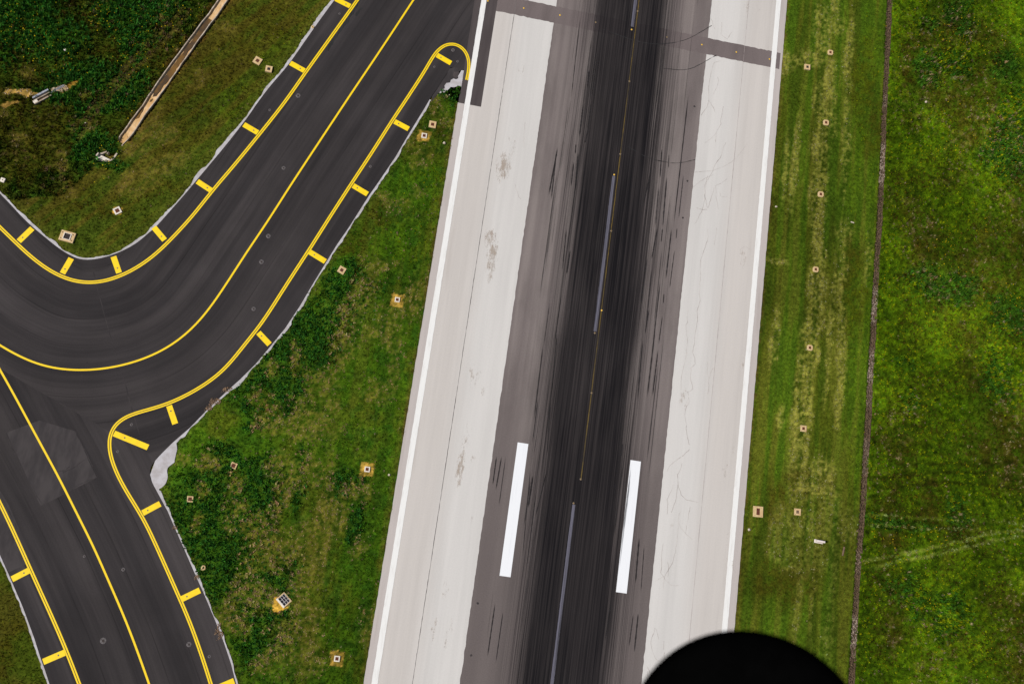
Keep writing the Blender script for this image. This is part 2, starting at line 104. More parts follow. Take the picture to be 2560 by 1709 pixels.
'veg':{"tan":[[-41.18,-0.86,4.0,10.0,-10.0],[-41.52,-3.26,3.0,6.0,-20.0],[-43.37,-6.93,4.0,8.0,-30.0],[-50.0,-13.64,2.5,6.0,10.0],[-53.48,-15.72,3.0,3.0,0.0],[-42.44,-10.86,4.0,6.0,-30.0],[-45.18,-16.1,6.0,7.0,-20.0],[-45.15,-23.04,8.0,9.0,0.0],[-47.64,-25.14,5.0,6.0,0.0],[-37.45,-6.68,8.0,4.0,20.0],[-35.02,-7.81,6.0,3.0,-20.0],[-36.86,-4.26,5.0,5.0,0.0],[-31.84,2.12,4.0,8.0,0.0],[-33.04,-1.51,6.0,4.0,0.0],[-38.51,5.68,7.0,2.5,0.0],[-39.64,3.36,2.5,7.0,0.0],[-33.68,-12.95,2.5,8.0,0.0],[-35.8,-16.57,5.0,4.0,0.0],[-52.73,-23.5,5.0,5.0,0.0],[-51.17,-25.45,3.0,3.0,0.0],[-54.47,-20.59,4.0,4.0,0.0],[-43.89,-3.93,3.0,4.0,0.0],[-18.36,1.07,1.0,1.0,0.0],[-41.89,-19.56,3.0,5.0,0.0],[-47.42,-35.35,3.5,12.0,0.0],[-49.55,-42.7,6.0,8.0,0.0],[-47.58,-44.51,8.0,7.0,0.0],[-44.06,-31.74,6.0,6.0,0.0],[-40.44,-35.99,3.0,10.0,0.0],[-42.37,-44.94,5.0,12.0,0.0],[-39.56,-43.62,1.5,12.0,0.0],[-43.27,-48.98,4.0,5.0,0.0],[-42.31,-52.95,8.0,6.0,0.0],[-42.4,-57.46,9.0,10.0,0.0],[-40.31,-60.1,6.0,5.0,0.0],[-50.13,-30.98,4.0,4.0,0.0],[-48.26,-51.92,5.0,5.0,0.0],[-38.76,-37.4,4.0,8.0,0.0],[-30.76,-53.72,3.0,8.0,0.0],[-41.31,-31.09,3.0,6.0,0.0],[-34.17,-41.94,3.0,5.0,0.0],[-36.53,-33.74,5.0,4.0,0.0],[-45.95,-61.68,5.0,5.0,0.0],[-41.11,-41.51,4.0,5.0,0.0],[-55.78,-34.69,3.0,5.0,0.0],[-52.83,-53.2,3.0,12.0,-10.0],[-50.86,-56.31,4.0,6.0,0.0],[-60.4,-32.54,4.0,3.0,0.0],[-64.86,-32.27,4.0,2.0,0.0],[-54.97,-38.81,5.0,3.0,0.0],[-50.79,-47.25,4.0,6.0,0.0],[-55.34,-41.66,3.0,5.0,0.0],[-60.42,-37.03,2.0,3.0,0.0],[-60.48,-42.39,2.0,3.0,0.0],[-50.16,-51.72,4.0,4.0,0.0],[-33.76,37.58,5.0,4.0,-30.0],[-34.27,35.74,3.0,4.0,-20.0],[-34.73,26.85,4.0,5.0,-20.0],[-38.33,16.99,5.0,4.0,-30.0],[-34.46,20.22,3.0,3.0,0.0],[-34.09,26.13,3.0,3.0,0.0],[-31.14,34.39,3.0,4.0,0.0],[-37.91,28.74,3.0,3.0,0.0],[-106.27,23.93,3.0,2.0,0.0],[-105.69,20.55,2.5,2.0,0.0],[-75.31,34.14,2.5,3.5,-30.0],[-75.84,31.79,3.0,1.6,30.0],[-80.46,38.4,1.2,1.2,0.0],[-84.68,40.59,0.8,0.8,0.0],[-103.5,28.34,2.0,3.0,20.0],[-102.17,16.73,3.0,2.0,0.0],[-90.73,20.96,1.5,2.5,0.0],[-93.46,26.65,2.0,2.0,0.0],[-81.81,23.61,3.0,9.0,-35.0],[-82.35,22.68,3.0,5.0,-35.0],[-83.9,18.57,5.0,4.0,-30.0],[-78.66,22.63,4.0,7.0,-35.0],[-73.73,43.9,5.0,3.0,0.0],[-94.66,15.06,3.0,2.0,0.0],[-94.65,12.94,3.0,3.0,0.0],[-77.04,17.26,8.0,3.0,30.0],[-78.25,14.87,8.0,2.0,30.0],[-80.04,11.85,6.0,2.0,30.0],[-92.65,9.38,5.0,3.0,0.0],[-83.78,12.44,4.0,4.0,0.0]],"lush":[[-44.76,-4.6,8.0,22.0,-35.0],[-47.82,-8.21,12.0,18.0,-35.0],[-51.96,-12.21,12.0,16.0,-35.0],[-52.56,-19.3,14.0,12.0,0.0],[-53.88,-22.46,8.0,8.0,0.0],[-42.9,0.4,8.0,12.0,-35.0],[-44.77,1.12,6.0,6.0,0.0],[-49.83,-10.59,10.0,10.0,0.0],[-51.75,-15.94,9.0,9.0,0.0],[-61.87,-41.2,9.0,14.0,-20.0],[-58.17,-36.7,14.0,14.0,0.0],[-58.25,-42.07,10.0,10.0,0.0],[-54.36,-44.3,12.0,12.0,0.0],[-56.5,-47.35,8.0,14.0,-20.0],[-51.26,-50.73,9.0,10.0,0.0],[-57.5,-33.05,9.0,9.0,0.0],[-53.65,-36.03,8.0,10.0,0.0],[-51.65,-41.6,8.0,8.0,0.0],[-52.36,-48.61,8.0,8.0,0.0],[-50.05,-54.64,7.0,6.0,0.0],[-48.24,-59.31,8.0,10.0,0.0],[-46.83,-48.54,9.0,11.0,0.0],[-50.68,-36.77,6.0,16.0,0.0],[-48.42,-38.8,3.0,14.0,0.0],[-45.69,-33.19,3.0,12.0,0.0],[-52.15,-32.72,8.0,8.0,0.0],[-49.14,-33.7,4.0,6.0,0.0],[-46.17,-55.7,8.0,8.0,0.0],[-46.88,-59.14,8.0,6.0,0.0],[-35.73,-38.39,3.0,9.0,0.0],[-38.65,-32.62,6.0,6.0,0.0],[-30.35,39.75,3.0,4.0,0.0],[-33.25,39.42,3.0,3.0,0.0],[-93.36,30.53,12.0,8.0,35.0],[-96.7,27.06,9.0,6.0,0.0],[-106.5,37.96,16.0,18.0,0.0],[-101.6,35.69,12.0,12.0,0.0],[-107.81,34.31,10.0,14.0,0.0],[-89.25,43.28,14.0,12.0,0.0],[-85.79,44.64,9.0,9.0,0.0],[-94.06,42.48,8.0,8.0,0.0],[-90.55,18.03,9.0,7.0,0.0],[-88.13,17.98,6.0,5.0,0.0],[-91.47,15.7,5.0,4.0,0.0],[-87.91,14.81,8.0,2.5,0.0],[-89.62,25.82,5.0,14.0,-50.0],[-88.1,28.89,6.0,12.0,-50.0],[-86.78,37.57,8.0,8.0,0.0],[64.22,77.45,5.0,5.0,0.0],[67.4,76.53,6.0,6.0,0.0],[60.74,64.41,7.0,7.0,0.0],[66.21,66.88,9.0,8.0,0.0],[77.14,68.28,8.0,8.0,0.0],[79.1,53.47,12.0,22.0,0.0],[76.13,48.84,8.0,8.0,0.0],[67.24,80.76,4.0,6.0,0.0],[59.67,74.14,5.0,4.0,0.0],[63.04,20.5,9.0,8.0,0.0],[68.64,20.36,9.0,8.0,0.0],[79.45,16.52,9.0,10.0,0.0],[60.35,-2.03,4.0,5.0,0.0],[76.82,5.06,10.0,9.0,0.0],[58.6,4.53,4.0,3.0,0.0],[55.97,-24.75,9.0,3.0,0.0],[62.05,-24.91,8.0,2.0,0.0],[69.72,-21.74,5.0,8.0,0.0],[69.05,-39.62,10.0,10.0,0.0],[61.0,-36.95,9.0,9.0,0.0]],"lime":[[53.45,74.36,5.0,20.0,0.0],[55.22,76.06,6.0,12.0,0.0],[52.93,66.85,3.0,30.0,0.0],[53.72,57.87,3.0,14.0,0.0],[53.44,51.92,5.0,16.0,0.0],[54.91,47.01,6.0,12.0,0.0],[57.82,48.82,8.0,9.0,0.0],[61.64,51.45,9.0,9.0,0.0],[59.82,44.96,12.0,12.0,0.0],[68.57,45.79,9.0,9.0,0.0],[73.24,43.06,10.0,9.0,0.0],[53.91,37.77,6.0,10.0,0.0],[54.48,32.84,6.0,10.0,0.0],[62.82,38.61,12.0,10.0,0.0],[69.77,37.86,14.0,9.0,0.0],[75.11,41.91,8.0,9.0,0.0],[75.16,81.91,16.0,8.0,0.0],[78.38,81.31,10.0,8.0,0.0],[68.58,70.29,8.0,6.0,0.0],[64.5,70.68,7.0,6.0,0.0],[64.35,66.79,7.0,7.0,0.0],[78.96,58.78,8.0,8.0,0.0],[67.47,35.02,10.0,8.0,0.0],[54.18,27.55,7.0,14.0,0.0],[54.16,22.63,7.0,14.0,0.0],[54.36,13.84,8.0,18.0,0.0],[56.89,9.79,9.0,10.0,0.0],[60.36,15.46,6.0,8.0,0.0],[64.38,10.24,6.0,7.0,0.0],[55.94,6.02,10.0,12.0,0.0],[59.91,6.96,12.0,8.0,0.0],[60.95,3.27,10.0,14.0,0.0],[54.48,1.64,8.0,20.0,0.0],[66.84,7.02,5.0,10.0,0.0],[62.99,2.5,12.0,12.0,0.0],[67.55,3.81,4.0,14.0,0.0],[79.07,8.52,14.0,10.0,0.0],[80.32,5.92,10.0,12.0,0.0],[75.9,6.31,6.0,6.0,0.0],[59.35,-4.63,9.0,7.0,0.0],[54.3,-5.17,6.0,26.0,0.0],[65.5,-2.29,6.0,10.0,0.0],[67.6,-4.4,5.0,12.0,0.0],[63.57,-9.87,6.0,5.0,0.0],[73.56,14.93,6.0,5.0,0.0],[67.65,15.6,4.0,4.0,0.0],[54.32,-10.51,6.0,16.0,0.0],[53.76,-15.23,6.0,10.0,0.0],[60.37,-19.2,5.0,7.0,0.0],[67.66,-19.44,4.0,10.0,0.0],[72.37,-17.43,8.0,10.0,0.0],[77.0,-20.17,3.0,20.0,0.0],[79.6,-21.36,10.0,9.0,0.0],[53.43,-28.18,4.0,12.0,0.0],[63.22,-26.28,8.0,4.0,0.0],[73.35,-28.96,8.0,8.0,0.0],[78.39,-28.78,14.0,12.0,0.0],[81.15,-26.34,10.0,10.0,0.0],[61.87,-32.57,10.0,6.0,0.0],[70.97,-32.34,6.0,6.0,0.0],[53.37,-36.22,5.0,20.0,0.0],[53.67,-41.13,6.0,20.0,0.0],[66.96,-35.65,12.0,10.0,0.0],[63.83,-39.06,10.0,8.0,0.0],[70.44,-39.94,14.0,10.0,0.0],[69.21,-43.55,14.0,10.0,0.0],[53.27,-47.75,6.0,14.0,0.0],[61.56,-47.93,12.0,8.0,0.0],[66.74,-49.23,10.0,6.0,0.0],[75.48,-42.51,12.0,12.0,0.0],[53.0,-51.86,5.0,8.0,0.0],[69.93,-12.77,12.0,3.0,0.0],[64.33,-14.15,8.0,4.0,0.0],[46.67,54.52,3.0,40.0,0.0],[50.44,41.57,3.0,12.0,0.0],[47.94,63.54,5.0,10.0,0.0],[48.73,7.56,6.0,22.0,0.0],[47.59,3.23,3.0,16.0,0.0],[50.82,-12.37,5.0,10.0,0.0],[50.56,14.86,3.0,10.0,0.0],[-67.78,30.42,6.0,9.0,-35.0],[-65.8,31.96,4.0,8.0,-35.0],[-59.74,43.55,8.0,4.0,40.0],[-63.31,41.89,8.0,5.0,40.0],[-35.23,8.95,8.0,10.0,0.0],[-32.99,20.78,10.0,12.0,0.0],[-33.99,17.28,8.0,8.0,0.0]],"brown":[[55.78,65.24,5.0,14.0,0.0],[58.3,70.28,8.0,8.0,0.0],[64.69,73.64,10.0,8.0,0.0],[72.19,74.98,10.0,6.0,0.0],[63.91,62.56,10.0,10.0,0.0],[73.7,67.22,7.0,12.0,0.0],[69.51,61.85,12.0,10.0,0.0],[74.67,56.32,8.0,7.0,0.0],[64.78,56.45,8.0,8.0,0.0],[57.66,52.17,4.0,4.0,0.0],[68.0,52.76,8.0,10.0,0.0],[65.34,43.02,10.0,8.0,0.0],[57.65,40.3,6.0,6.0,0.0],[78.17,41.9,8.0,10.0,0.0],[79.31,45.17,6.0,6.0,0.0],[57.39,33.69,8.0,8.0,0.0],[61.59,32.72,8.0,6.0,0.0],[49.41,48.94,5.0,12.0,0.0],[47.0,58.94,5.0,18.0,0.0],[57.7,27.63,5.0,8.0,0.0],[60.43,26.1,7.0,9.0,0.0],[62.26,18.36,12.0,9.0,0.0],[65.25,16.89,9.0,12.0,0.0],[70.77,27.13,8.0,10.0,0.0],[76.69,29.69,18.0,12.0,0.0],[73.95,21.31,9.0,9.0,0.0],[58.48,12.31,5.0,6.0,0.0],[60.37,9.27,6.0,5.0,0.0],[69.84,12.02,10.0,12.0,0.0],[69.39,8.57,7.0,12.0,0.0],[75.68,13.59,10.0,10.0,0.0],[80.18,11.52,8.0,6.0,0.0],[63.03,1.69,6.0,5.0,0.0],[62.35,-1.98,7.0,9.0,0.0],[70.19,2.86,10.0,7.0,0.0],[77.51,1.57,8.0,5.0,0.0],[58.33,-6.67,8.0,14.0,0.0],[62.28,-6.59,10.0,8.0,0.0],[79.95,-2.43,10.0,12.0,0.0],[81.25,-7.67,8.0,10.0,0.0],[58.26,-10.69,8.0,9.0,0.0],[72.64,-9.0,10.0,6.0,0.0],[47.64,15.75,5.0,20.0,0.0],[47.28,21.37,4.0,10.0,0.0],[57.92,-20.08,8.0,5.0,0.0],[61.11,-17.27,14.0,3.0,0.0],[75.03,-12.0,18.0,3.0,0.0],[80.21,-12.29,10.0,8.0,0.0],[79.42,-15.07,8.0,6.0,0.0],[61.33,-21.66,12.0,6.0,0.0],[54.72,-22.11,3.0,5.0,0.0],[66.39,-22.48,14.0,5.0,0.0],[57.28,-28.65,6.0,8.0,0.0],[70.63,-23.69,10.0,4.0,0.0],[73.54,-26.37,14.0,2.0,-15.0],[57.13,-35.72,7.0,14.0,0.0],[55.76,-40.12,4.0,14.0,0.0],[68.93,-30.08,6.0,8.0,0.0],[79.73,-36.22,8.0,10.0,0.0],[80.16,-41.92,10.0,8.0,0.0],[72.26,-44.64,8.0,5.0,0.0],[65.31,-47.46,6.0,5.0,0.0],[81.1,-46.0,8.0,8.0,0.0],[57.1,-44.84,5.0,9.0,0.0],[35.61,-24.64,3.0,8.0,0.0],[42.01,-20.11,9.0,5.0,0.0],[38.83,-38.18,12.0,8.0,0.0],[-97.44,38.87,6.0,8.0,0.0],[-97.41,42.0,6.0,5.0,0.0],[-103.48,30.28,14.0,6.0,0.0],[-106.84,32.3,6.0,6.0,0.0],[-89.14,37.05,12.0,6.0,35.0],[-86.08,34.34,12.0,5.0,35.0],[-84.33,31.92,10.0,4.0,35.0],[-101.24,31.04,8.0,6.0,0.0],[-101.36,19.3,12.0,8.0,30.0],[-103.62,18.83,8.0,10.0,0.0],[-97.3,17.19,10.0,6.0,30.0],[-95.39,21.34,10.0,6.0,30.0],[-95.41,24.6,8.0,3.0,35.0],[-90.67,27.24,12.0,2.0,38.0],[-99.03,14.44,14.0,8.0,30.0],[-90.83,8.69,10.0,5.0,0.0],[-86.34,7.73,14.0,5.0,10.0],[-77.83,30.52,6.0,14.0,-35.0],[-75.81,36.58,6.0,9.0,-35.0],[-72.07,39.39,9.0,12.0,-35.0],[-72.15,33.42,6.0,9.0,-35.0],[-71.12,46.23,8.0,9.0,-35.0],[-74.46,26.24,4.0,9.0,-35.0],[-75.86,21.02,10.0,3.0,35.0],[-76.49,12.28,10.0,3.0,30.0],[-66.86,48.36,8.0,8.0,0.0],[-62.75,45.78,4.0,8.0,-40.0],[-84.63,-64.96,4.0,8.0,0.0],[-83.76,-60.55,3.0,3.0,0.0],[-44.22,-9.12,4.0,8.0,-30.0],[-45.43,-10.6,4.0,4.0,0.0],[-45.29,8.42,6.0,8.0,-35.0],[-37.49,29.39,4.0,6.0,-30.0],[-32.13,32.18,3.0,3.0,0.0],[-42.47,8.15,3.0,9.0,0.0],[-39.77,14.81,5.0,6.0,-30.0]],"straw":[[38.05,66.74,3.2,16.0,0.0],[36.6,70.23,2.5,9.0,0.0],[40.58,74.03,2.5,6.0,0.0],[40.85,69.91,2.5,5.0,0.0],[36.02,61.57,6.0,5.0,0.0],[40.2,57.48,3.0,12.0,0.0],[38.11,53.33,3.0,9.0,0.0],[39.74,51.21,4.0,9.0,0.0],[41.16,52.13,1.6,12.0,0.0],[41.45,47.91,2.0,7.0,0.0],[39.41,47.49,2.5,7.0,0.0],[39.5,42.08,3.0,14.0,0.0],[39.83,37.38,3.0,12.0,0.0],[34.48,38.99,1.8,22.0,0.0],[32.67,38.03,1.4,16.0,0.0],[40.12,31.26,3.4,12.0,0.0],[43.55,65.74,2.0,16.0,0.0],[44.03,58.3,1.2,20.0,0.0],[43.82,47.79,1.2,20.0,0.0],[38.32,34.13,2.0,6.0,0.0],[44.54,41.29,1.2,18.0,0.0],[38.22,43.62,2.0,8.0,0.0],[31.68,59.99,5.0,4.0,0.0],[30.95,57.97,3.0,3.0,0.0],[40.1,25.5,3.0,12.0,0.0],[40.38,21.54,3.0,10.0,0.0],[40.68,17.33,3.0,12.0,0.0],[40.78,15.94,4.0,6.0,0.0],[39.04,16.47,2.0,8.0,0.0],[40.42,13.07,3.0,16.0,0.0],[40.46,8.62,4.6,12.0,0.0],[40.3,6.94,4.0,10.0,0.0],[41.41,3.29,1.6,6.0,0.0],[39.64,0.81,3.6,16.0,0.0],[39.91,-2.92,3.6,16.0,0.0],[40.05,-6.64,3.4,14.0,0.0],[38.01,-6.97,1.6,16.0,0.0],[40.15,-13.5,2.6,12.0,0.0],[38.53,-13.75,2.4,14.0,0.0],[45.2,26.74,4.0,7.0,0.0],[45.49,20.19,1.8,7.0,0.0],[45.04,16.14,1.4,20.0,0.0],[45.56,8.4,1.8,16.0,0.0],[43.69,10.85,1.2,26.0,0.0],[43.33,3.89,1.0,18.0,0.0],[46.31,-2.95,2.0,16.0,0.0],[46.27,-6.45,2.0,8.0,0.0],[32.32,19.2,5.0,1.6,0.0],[50.34,23.37,1.4,14.0,0.0],[43.57,0.38,1.0,16.0,0.0],[33.37,6.3,1.4,10.0,0.0],[32.88,2.12,2.0,8.0,0.0],[35.47,-9.5,2.0,6.0,0.0],[45.88,3.5,2.6,8.0,0.0],[40.43,-17.25,1.4,10.0,0.0],[40.34,-19.59,1.2,6.0,0.0],[42.12,-21.64,8.0,5.0,0.0],[39.5,-22.79,5.0,4.0,0.0],[44.3,-17.96,5.0,7.0,0.0],[45.81,-23.92,6.0,8.0,0.0],[41.14,-26.63,7.0,6.0,0.0],[37.77,-28.12,6.0,8.0,0.0],[45.23,-27.31,4.0,8.0,0.0],[49.48,-25.94,4.0,5.0,0.0],[43.13,-28.12,6.0,5.0,0.0],[42.89,-32.17,8.0,8.0,0.0],[46.57,-31.16,3.0,6.0,0.0],[48.45,-26.85,5.0,5.0,0.0],[41.05,-39.6,1.4,16.0,0.0],[43.76,-40.46,1.2,16.0,0.0],[47.21,-36.56,1.4,18.0,0.0],[47.17,-43.68,1.4,16.0,0.0],[40.95,-45.2,1.2,10.0,0.0],[46.63,-47.38,2.0,8.0,0.0],[37.01,-31.99,5.0,5.0,0.0],[41.0,-35.42,9.0,3.0,0.0]]},
'tracks':[[[52.6,-32.46],[56.34,-31.31],[60.37,-30.0],[64.44,-28.67],[67.71,-27.44],[71.29,-26.17],[74.89,-24.76],[78.81,-23.69],[82.8,-22.86],[86.75,-22.04]],[[53.76,-33.68],[57.74,-32.0],[61.78,-30.69],[65.86,-29.49],[69.42,-28.23],[73.27,-26.79],[77.17,-25.48],[81.1,-24.27],[86.77,-22.69]],[[52.74,-25.86],[57.39,-25.57],[61.52,-25.37],[67.04,-24.71],[71.21,-24.12],[75.42,-23.91],[79.37,-23.48]],[[52.92,-24.29],[57.3,-23.92],[62.81,-23.51],[68.36,-22.97],[75.37,-22.23],[82.77,-21.56]]],
'darktracks':[[[52.81,-17.85],[58.3,-16.9],[63.82,-15.28],[72.25,-13.88],[82.57,-13.27]],[[53.45,-19.32],[59.77,-18.25],[66.69,-16.57],[73.74,-15.78],[82.62,-15.26]],[[53.81,-20.69],[57.17,-21.49],[61.4,-22.94],[65.62,-24.01],[69.86,-25.34],[74.15,-27.83],[77.26,-28.68]],[[58.18,-14.56],[69.36,-12.73],[82.5,-10.46]]],
'ruts':[[[-80.97,45.74],[-83.06,41.24],[-85.47,37.29],[-87.26,34.08],[-88.92,30.38],[-90.56,26.72],[-92.23,23.36],[-93.77,19.52]],[[-79.64,45.46],[-81.87,40.36],[-84.05,36.47],[-85.88,33.4],[-87.63,30.1],[-89.51,26.39],[-91.13,22.77],[-92.5,18.17]]],
'yf':[[-93.31,41.36,3.0,25],[-105.12,35.19,4.0,30],[-106.5,37.96,4.0,20],[-109.02,39.36,4.0,10],[-109.33,35.64,3.0,10],[-98.2,32.54,4.0,20],[-101.23,34.1,3.0,12],[-98.18,28.25,2.0,10],[-89.02,37.64,6.0,25],[-82.74,43.32,6.0,30],[-86.87,43.82,6.0,12],[-93.94,41.93,5.0,16],[-85.14,33.42,4.0,12],[-87.06,26.36,3.0,6],[-80.18,45.63,3.0,6],[-87.74,14.05,3.0,7],[-86.69,16.93,2.0,8],[61.39,70.64,6.0,12],[64.5,70.68,6.0,20],[67.99,77.64,6.0,15],[68.86,71.32,6.0,18],[72.62,71.5,8.0,10],[63.48,58.06,4.0,8],[73.7,57.37,3.0,10],[79.54,60.8,3.0,12],[74.21,50.93,4.0,25],[77.22,53.72,6.0,25],[65.67,49.81,4.0,14],[79.16,51.0,6.0,30],[76.77,48.04,6.0,25],[71.05,53.38,4.0,8],[75.77,60.96,8.0,8],[65.94,28.58,2.0,10],[73.6,32.07,3.0,10],[67.31,24.16,6.0,12],[79.34,20.82,3.0,22],[64.85,26.33,6.0,12],[81.19,18.55,6.0,14],[60.11,-2.88,2.0,5],[57.44,-26.59,3.0,10],[65.21,-27.28,3.0,14],[57.6,-29.37,4.0,8],[65.4,-37.49,1.0,6],[76.2,-47.83,5.0,8],[52.6,19.48,2.0,5],[51.19,70.62,1.0,5],[78.59,73.14,5.0,14],[76.45,81.54,10.0,20]],
'hw_apron':[[-88.63,16.16],[-88.25,16.14],[-86.57,15.64],[-86.94,15.38],[-88.16,15.2],[-88.86,15.39],[-88.87,15.74]],
'hw_left':[[-88.72,16.35],[-88.94,15.75]],
'hw_bottom':[[-88.93,15.35],[-88.22,15.07],[-86.92,15.31],[-86.53,15.54]],
'hw_right':[[-86.52,15.58],[-86.22,15.94],[-85.85,16.96]],
'hw_top':[[-88.65,16.25],[-88.19,16.44],[-87.46,16.96]],
'hw_spur':[[-87.41,16.55],[-87.2,17.13]],
'hw_pit':[[-88.21,16.17],[-87.43,16.83],[-87.08,17.18],[-86.45,17.97],[-85.64,17.19],[-86.46,15.71]],
'water':[[[-76.3,45.16],[-75.56,44.84],[-75.68,44.14],[-76.28,42.95],[-76.95,41.23],[-77.5,39.81],[-78.29,37.93],[-78.92,36.09],[-79.77,33.74],[-80.53,31.81],[-81.2,30.27],[-81.85,28.65],[-82.46,28.43],[-82.39,29.28],[-81.6,31.39],[-80.64,33.93],[-79.55,36.71],[-78.55,39.2],[-77.55,41.71],[-76.96,43.76]],[[-83.55,26.27],[-83.42,26.02],[-83.61,24.97],[-83.91,24.09],[-84.4,23.71],[-84.23,24.48],[-83.86,25.38]],[[-82.66,27.83],[-82.3,28.09],[-82.35,27.53],[-82.64,27.38]]],
'oil':[[-50.3,56.15],[-52.22,49.9],[-53.69,46.25],[-54.75,43.29]],
'oil2':[[-50.18,52.89],[-51.04,51.06]],
'palez':[[46.32,38.52],[17.33,11.15],[5.07,-0.41],[-42.39,-46.75]],
'clods':[[-60.06,-20.08],[-61.5,-22.34],[-62.32,-23.57],[-63.67,-43.19],[-54.0,-57.6],[-53.46,-58.64],[-58.76,-50.27]],
'cam':[0.2064,-0.1469,0.1382,-33.9213,-42.6322,167.5734]
}
NGRASS, NWEED = 450000, 260000

# ------------------------------------------------------------------ helpers
def tag(o, label=None, cat=None, group=None, kind=None):
    if label: o['label'] = label
    if cat: o['category'] = cat
    if group: o['group'] = group
    if kind: o['kind'] = kind
    return o

def obj(name, me, mat=None, parent=None, loc=(0, 0, 0), rz=0.0):
    if isinstance(me, bmesh.types.BMesh):
        m = bpy.data.meshes.new(name)
        me.normal_update()
        me.to_mesh(m)
        me.free()
        me = m
    o = bpy.data.objects.new(name, me)
    COL.objects.link(o)
    if mat and not me.materials:
        me.materials.append(mat)
    o.location = loc
    o.rotation_euler = (0, 0, rz)
    if parent: o.parent = parent
    return o

def empty(name, loc=(0, 0, 0), rz=0.0):
    o = bpy.data.objects.new(name, None)
    COL.objects.link(o)
    o.location = loc
    o.rotation_euler = (0, 0, rz)
    o.empty_display_size = 0.2
    return o

def copy_thing(root, loc, rz):
    r = root.copy(); COL.objects.link(r); r.location = loc; r.rotation_euler = (0, 0, rz)
    for ch in list(root.children):
        c = ch.copy(); COL.objects.link(c); c.parent = r
        for g in ch.children:
            d = g.copy(); COL.objects.link(d); d.parent = c
    return r

def smooth(pts, step=0.5):
    """Catmull-Rom through the points, resampled evenly."""
    p = np.array(pts, float)
    p = np.vstack([2*p[0]-p[1], p, 2*p[-1]-p[-2]])
    out = []
    for i in range(1, len(p)-2):
        n = max(2, int(np.linalg.norm(p[i+1]-p[i])/0.3))
        t = np.linspace(0, 1, n, endpoint=False)[:, None]
        out.append(0.5*((2*p[i]) + (p[i+1]-p[i-1])*t + (2*p[i-1]-5*p[i]+4*p[i+1]-p[i+2])*t*t + (3*p[i]-p[i-1]-3*p[i+1]+p[i+2])*t**3))
    out.append(p[-2:-1])
    q = np.vstack(out)
    # light smoothing of hand measured points
    for _ in range(6):
        q[1:-1] = 0.25*q[:-2] + 0.5*q[1:-1] + 0.25*q[2:]
    s = np.r_[0, np.cumsum(np.linalg.norm(np.diff(q, axis=0), axis=1))]
    n = max(2, int(s[-1]/step))
    u = np.linspace(0, s[-1], n)
    return np.stack([np.interp(u, s, q[:, 0]), np.interp(u, s, q[:, 1])], 1)

def fair(pts, step=0.5, it=60):
    """evenly spaced and faired without shrinking (Taubin), for painted lines."""
    q = smooth(pts, 1.0)
    for k in range(it*2):
        f = 0.5 if k % 2 == 0 else -0.52
        m = q.copy(); m[1:-1] += f*(0.5*(q[:-2]+q[2:])-q[1:-1]); q = m
    return smooth(q[::2] if len(q) % 2 else np.vstack([q[::2], q[-1:]]), step)

def normals2(q):
    t = np.gradient(q, axis=0)
    t /= np.linalg.norm(t, axis=1)[:, None] + 1e-9
    return np.stack([-t[:, 1], t[:, 0]], 1)

def strip_bm(bm, q, off, width, z, jit=0.0, rng=None):
    """a flat ribbon along polyline q."""
    q = np.asarray(q, float)
    n = normals2(q)
    a = q + n*(off - width/2); b = q + n*(off + width/2)
    if jit:
        a = a + n*rng.normal(0, jit, (len(q), 1)); b = b + n*rng.normal(0, jit, (len(q), 1))
    va = [bm.verts.new((*p, z)) for p in a]; vb = [bm.verts.new((*p, z)) for p in b]
    for i in range(len(q)-1):
        bm.faces.new((va[i], va[i+1], vb[i+1], vb[i]))

def poly_prism(bm, pts, z0, z1):
    """solid slab with outline pts (CCW or CW)."""
    pts = [tuple(p) for p in pts]
    area = sum(pts[i][0]*pts[(i+1) % len(pts)][1]-pts[(i+1) % len(pts)][0]*pts[i][1] for i in range(len(pts)))
    if area < 0: pts = pts[::-1]
    top = [bm.verts.new((*p, z1)) for p in pts]
    bot = [bm.verts.new((*p, z0)) for p in pts]
    f = bm.faces.new(top)
    bmesh.ops.triangulate(bm, faces=[f])
    n = len(pts)
    for i in range(n):
        j = (i+1) % n
        bm.faces.new((top[j], top[i], bot[i], bot[j]))

def box(bm, x0, x1, y0, y1, z0, z1, rot=0.0, c=(0, 0), bevel=0.0):
    M = Matrix.Translation((c[0], c[1], 0)) @ Matrix.Rotation(rot, 4, 'Z') @ Matrix.Translation(((x0+x1)/2, (y0+y1)/2, (z0+z1)/2)) @ Matrix.Diagonal((x1-x0, y1-y0, z1-z0, 1))
    r = bmesh.ops.create_cube(bm, size=1, matrix=M)
    if bevel:
        es = list({e for v in r['verts'] for e in v.link_edges})
        bmesh.ops.bevel(bm, geom=es, offset=bevel, segments=1, affect='EDGES')

def wall_bm(bm, q, thick, z0, z1, off=0.0):
    """a wall of given thickness following a polyline."""
    q = np.asarray(q, float); n = normals2(q)
    pts = list(map(tuple, q + n*(off-thick/2))) + list(map(tuple, (q + n*(off+thick/2))[::-1]))
    poly_prism(bm, pts, z0, z1)

def cyl(bm, r0, r1, z0, z1, seg=16, c=(0, 0)):
    bmesh.ops.create_cone(bm, cap_ends=True, segments=seg, radius1=r0, radius2=r1, depth=z1-z0, matrix=Matrix.Translation((c[0], c[1], (z0+z1)/2)))

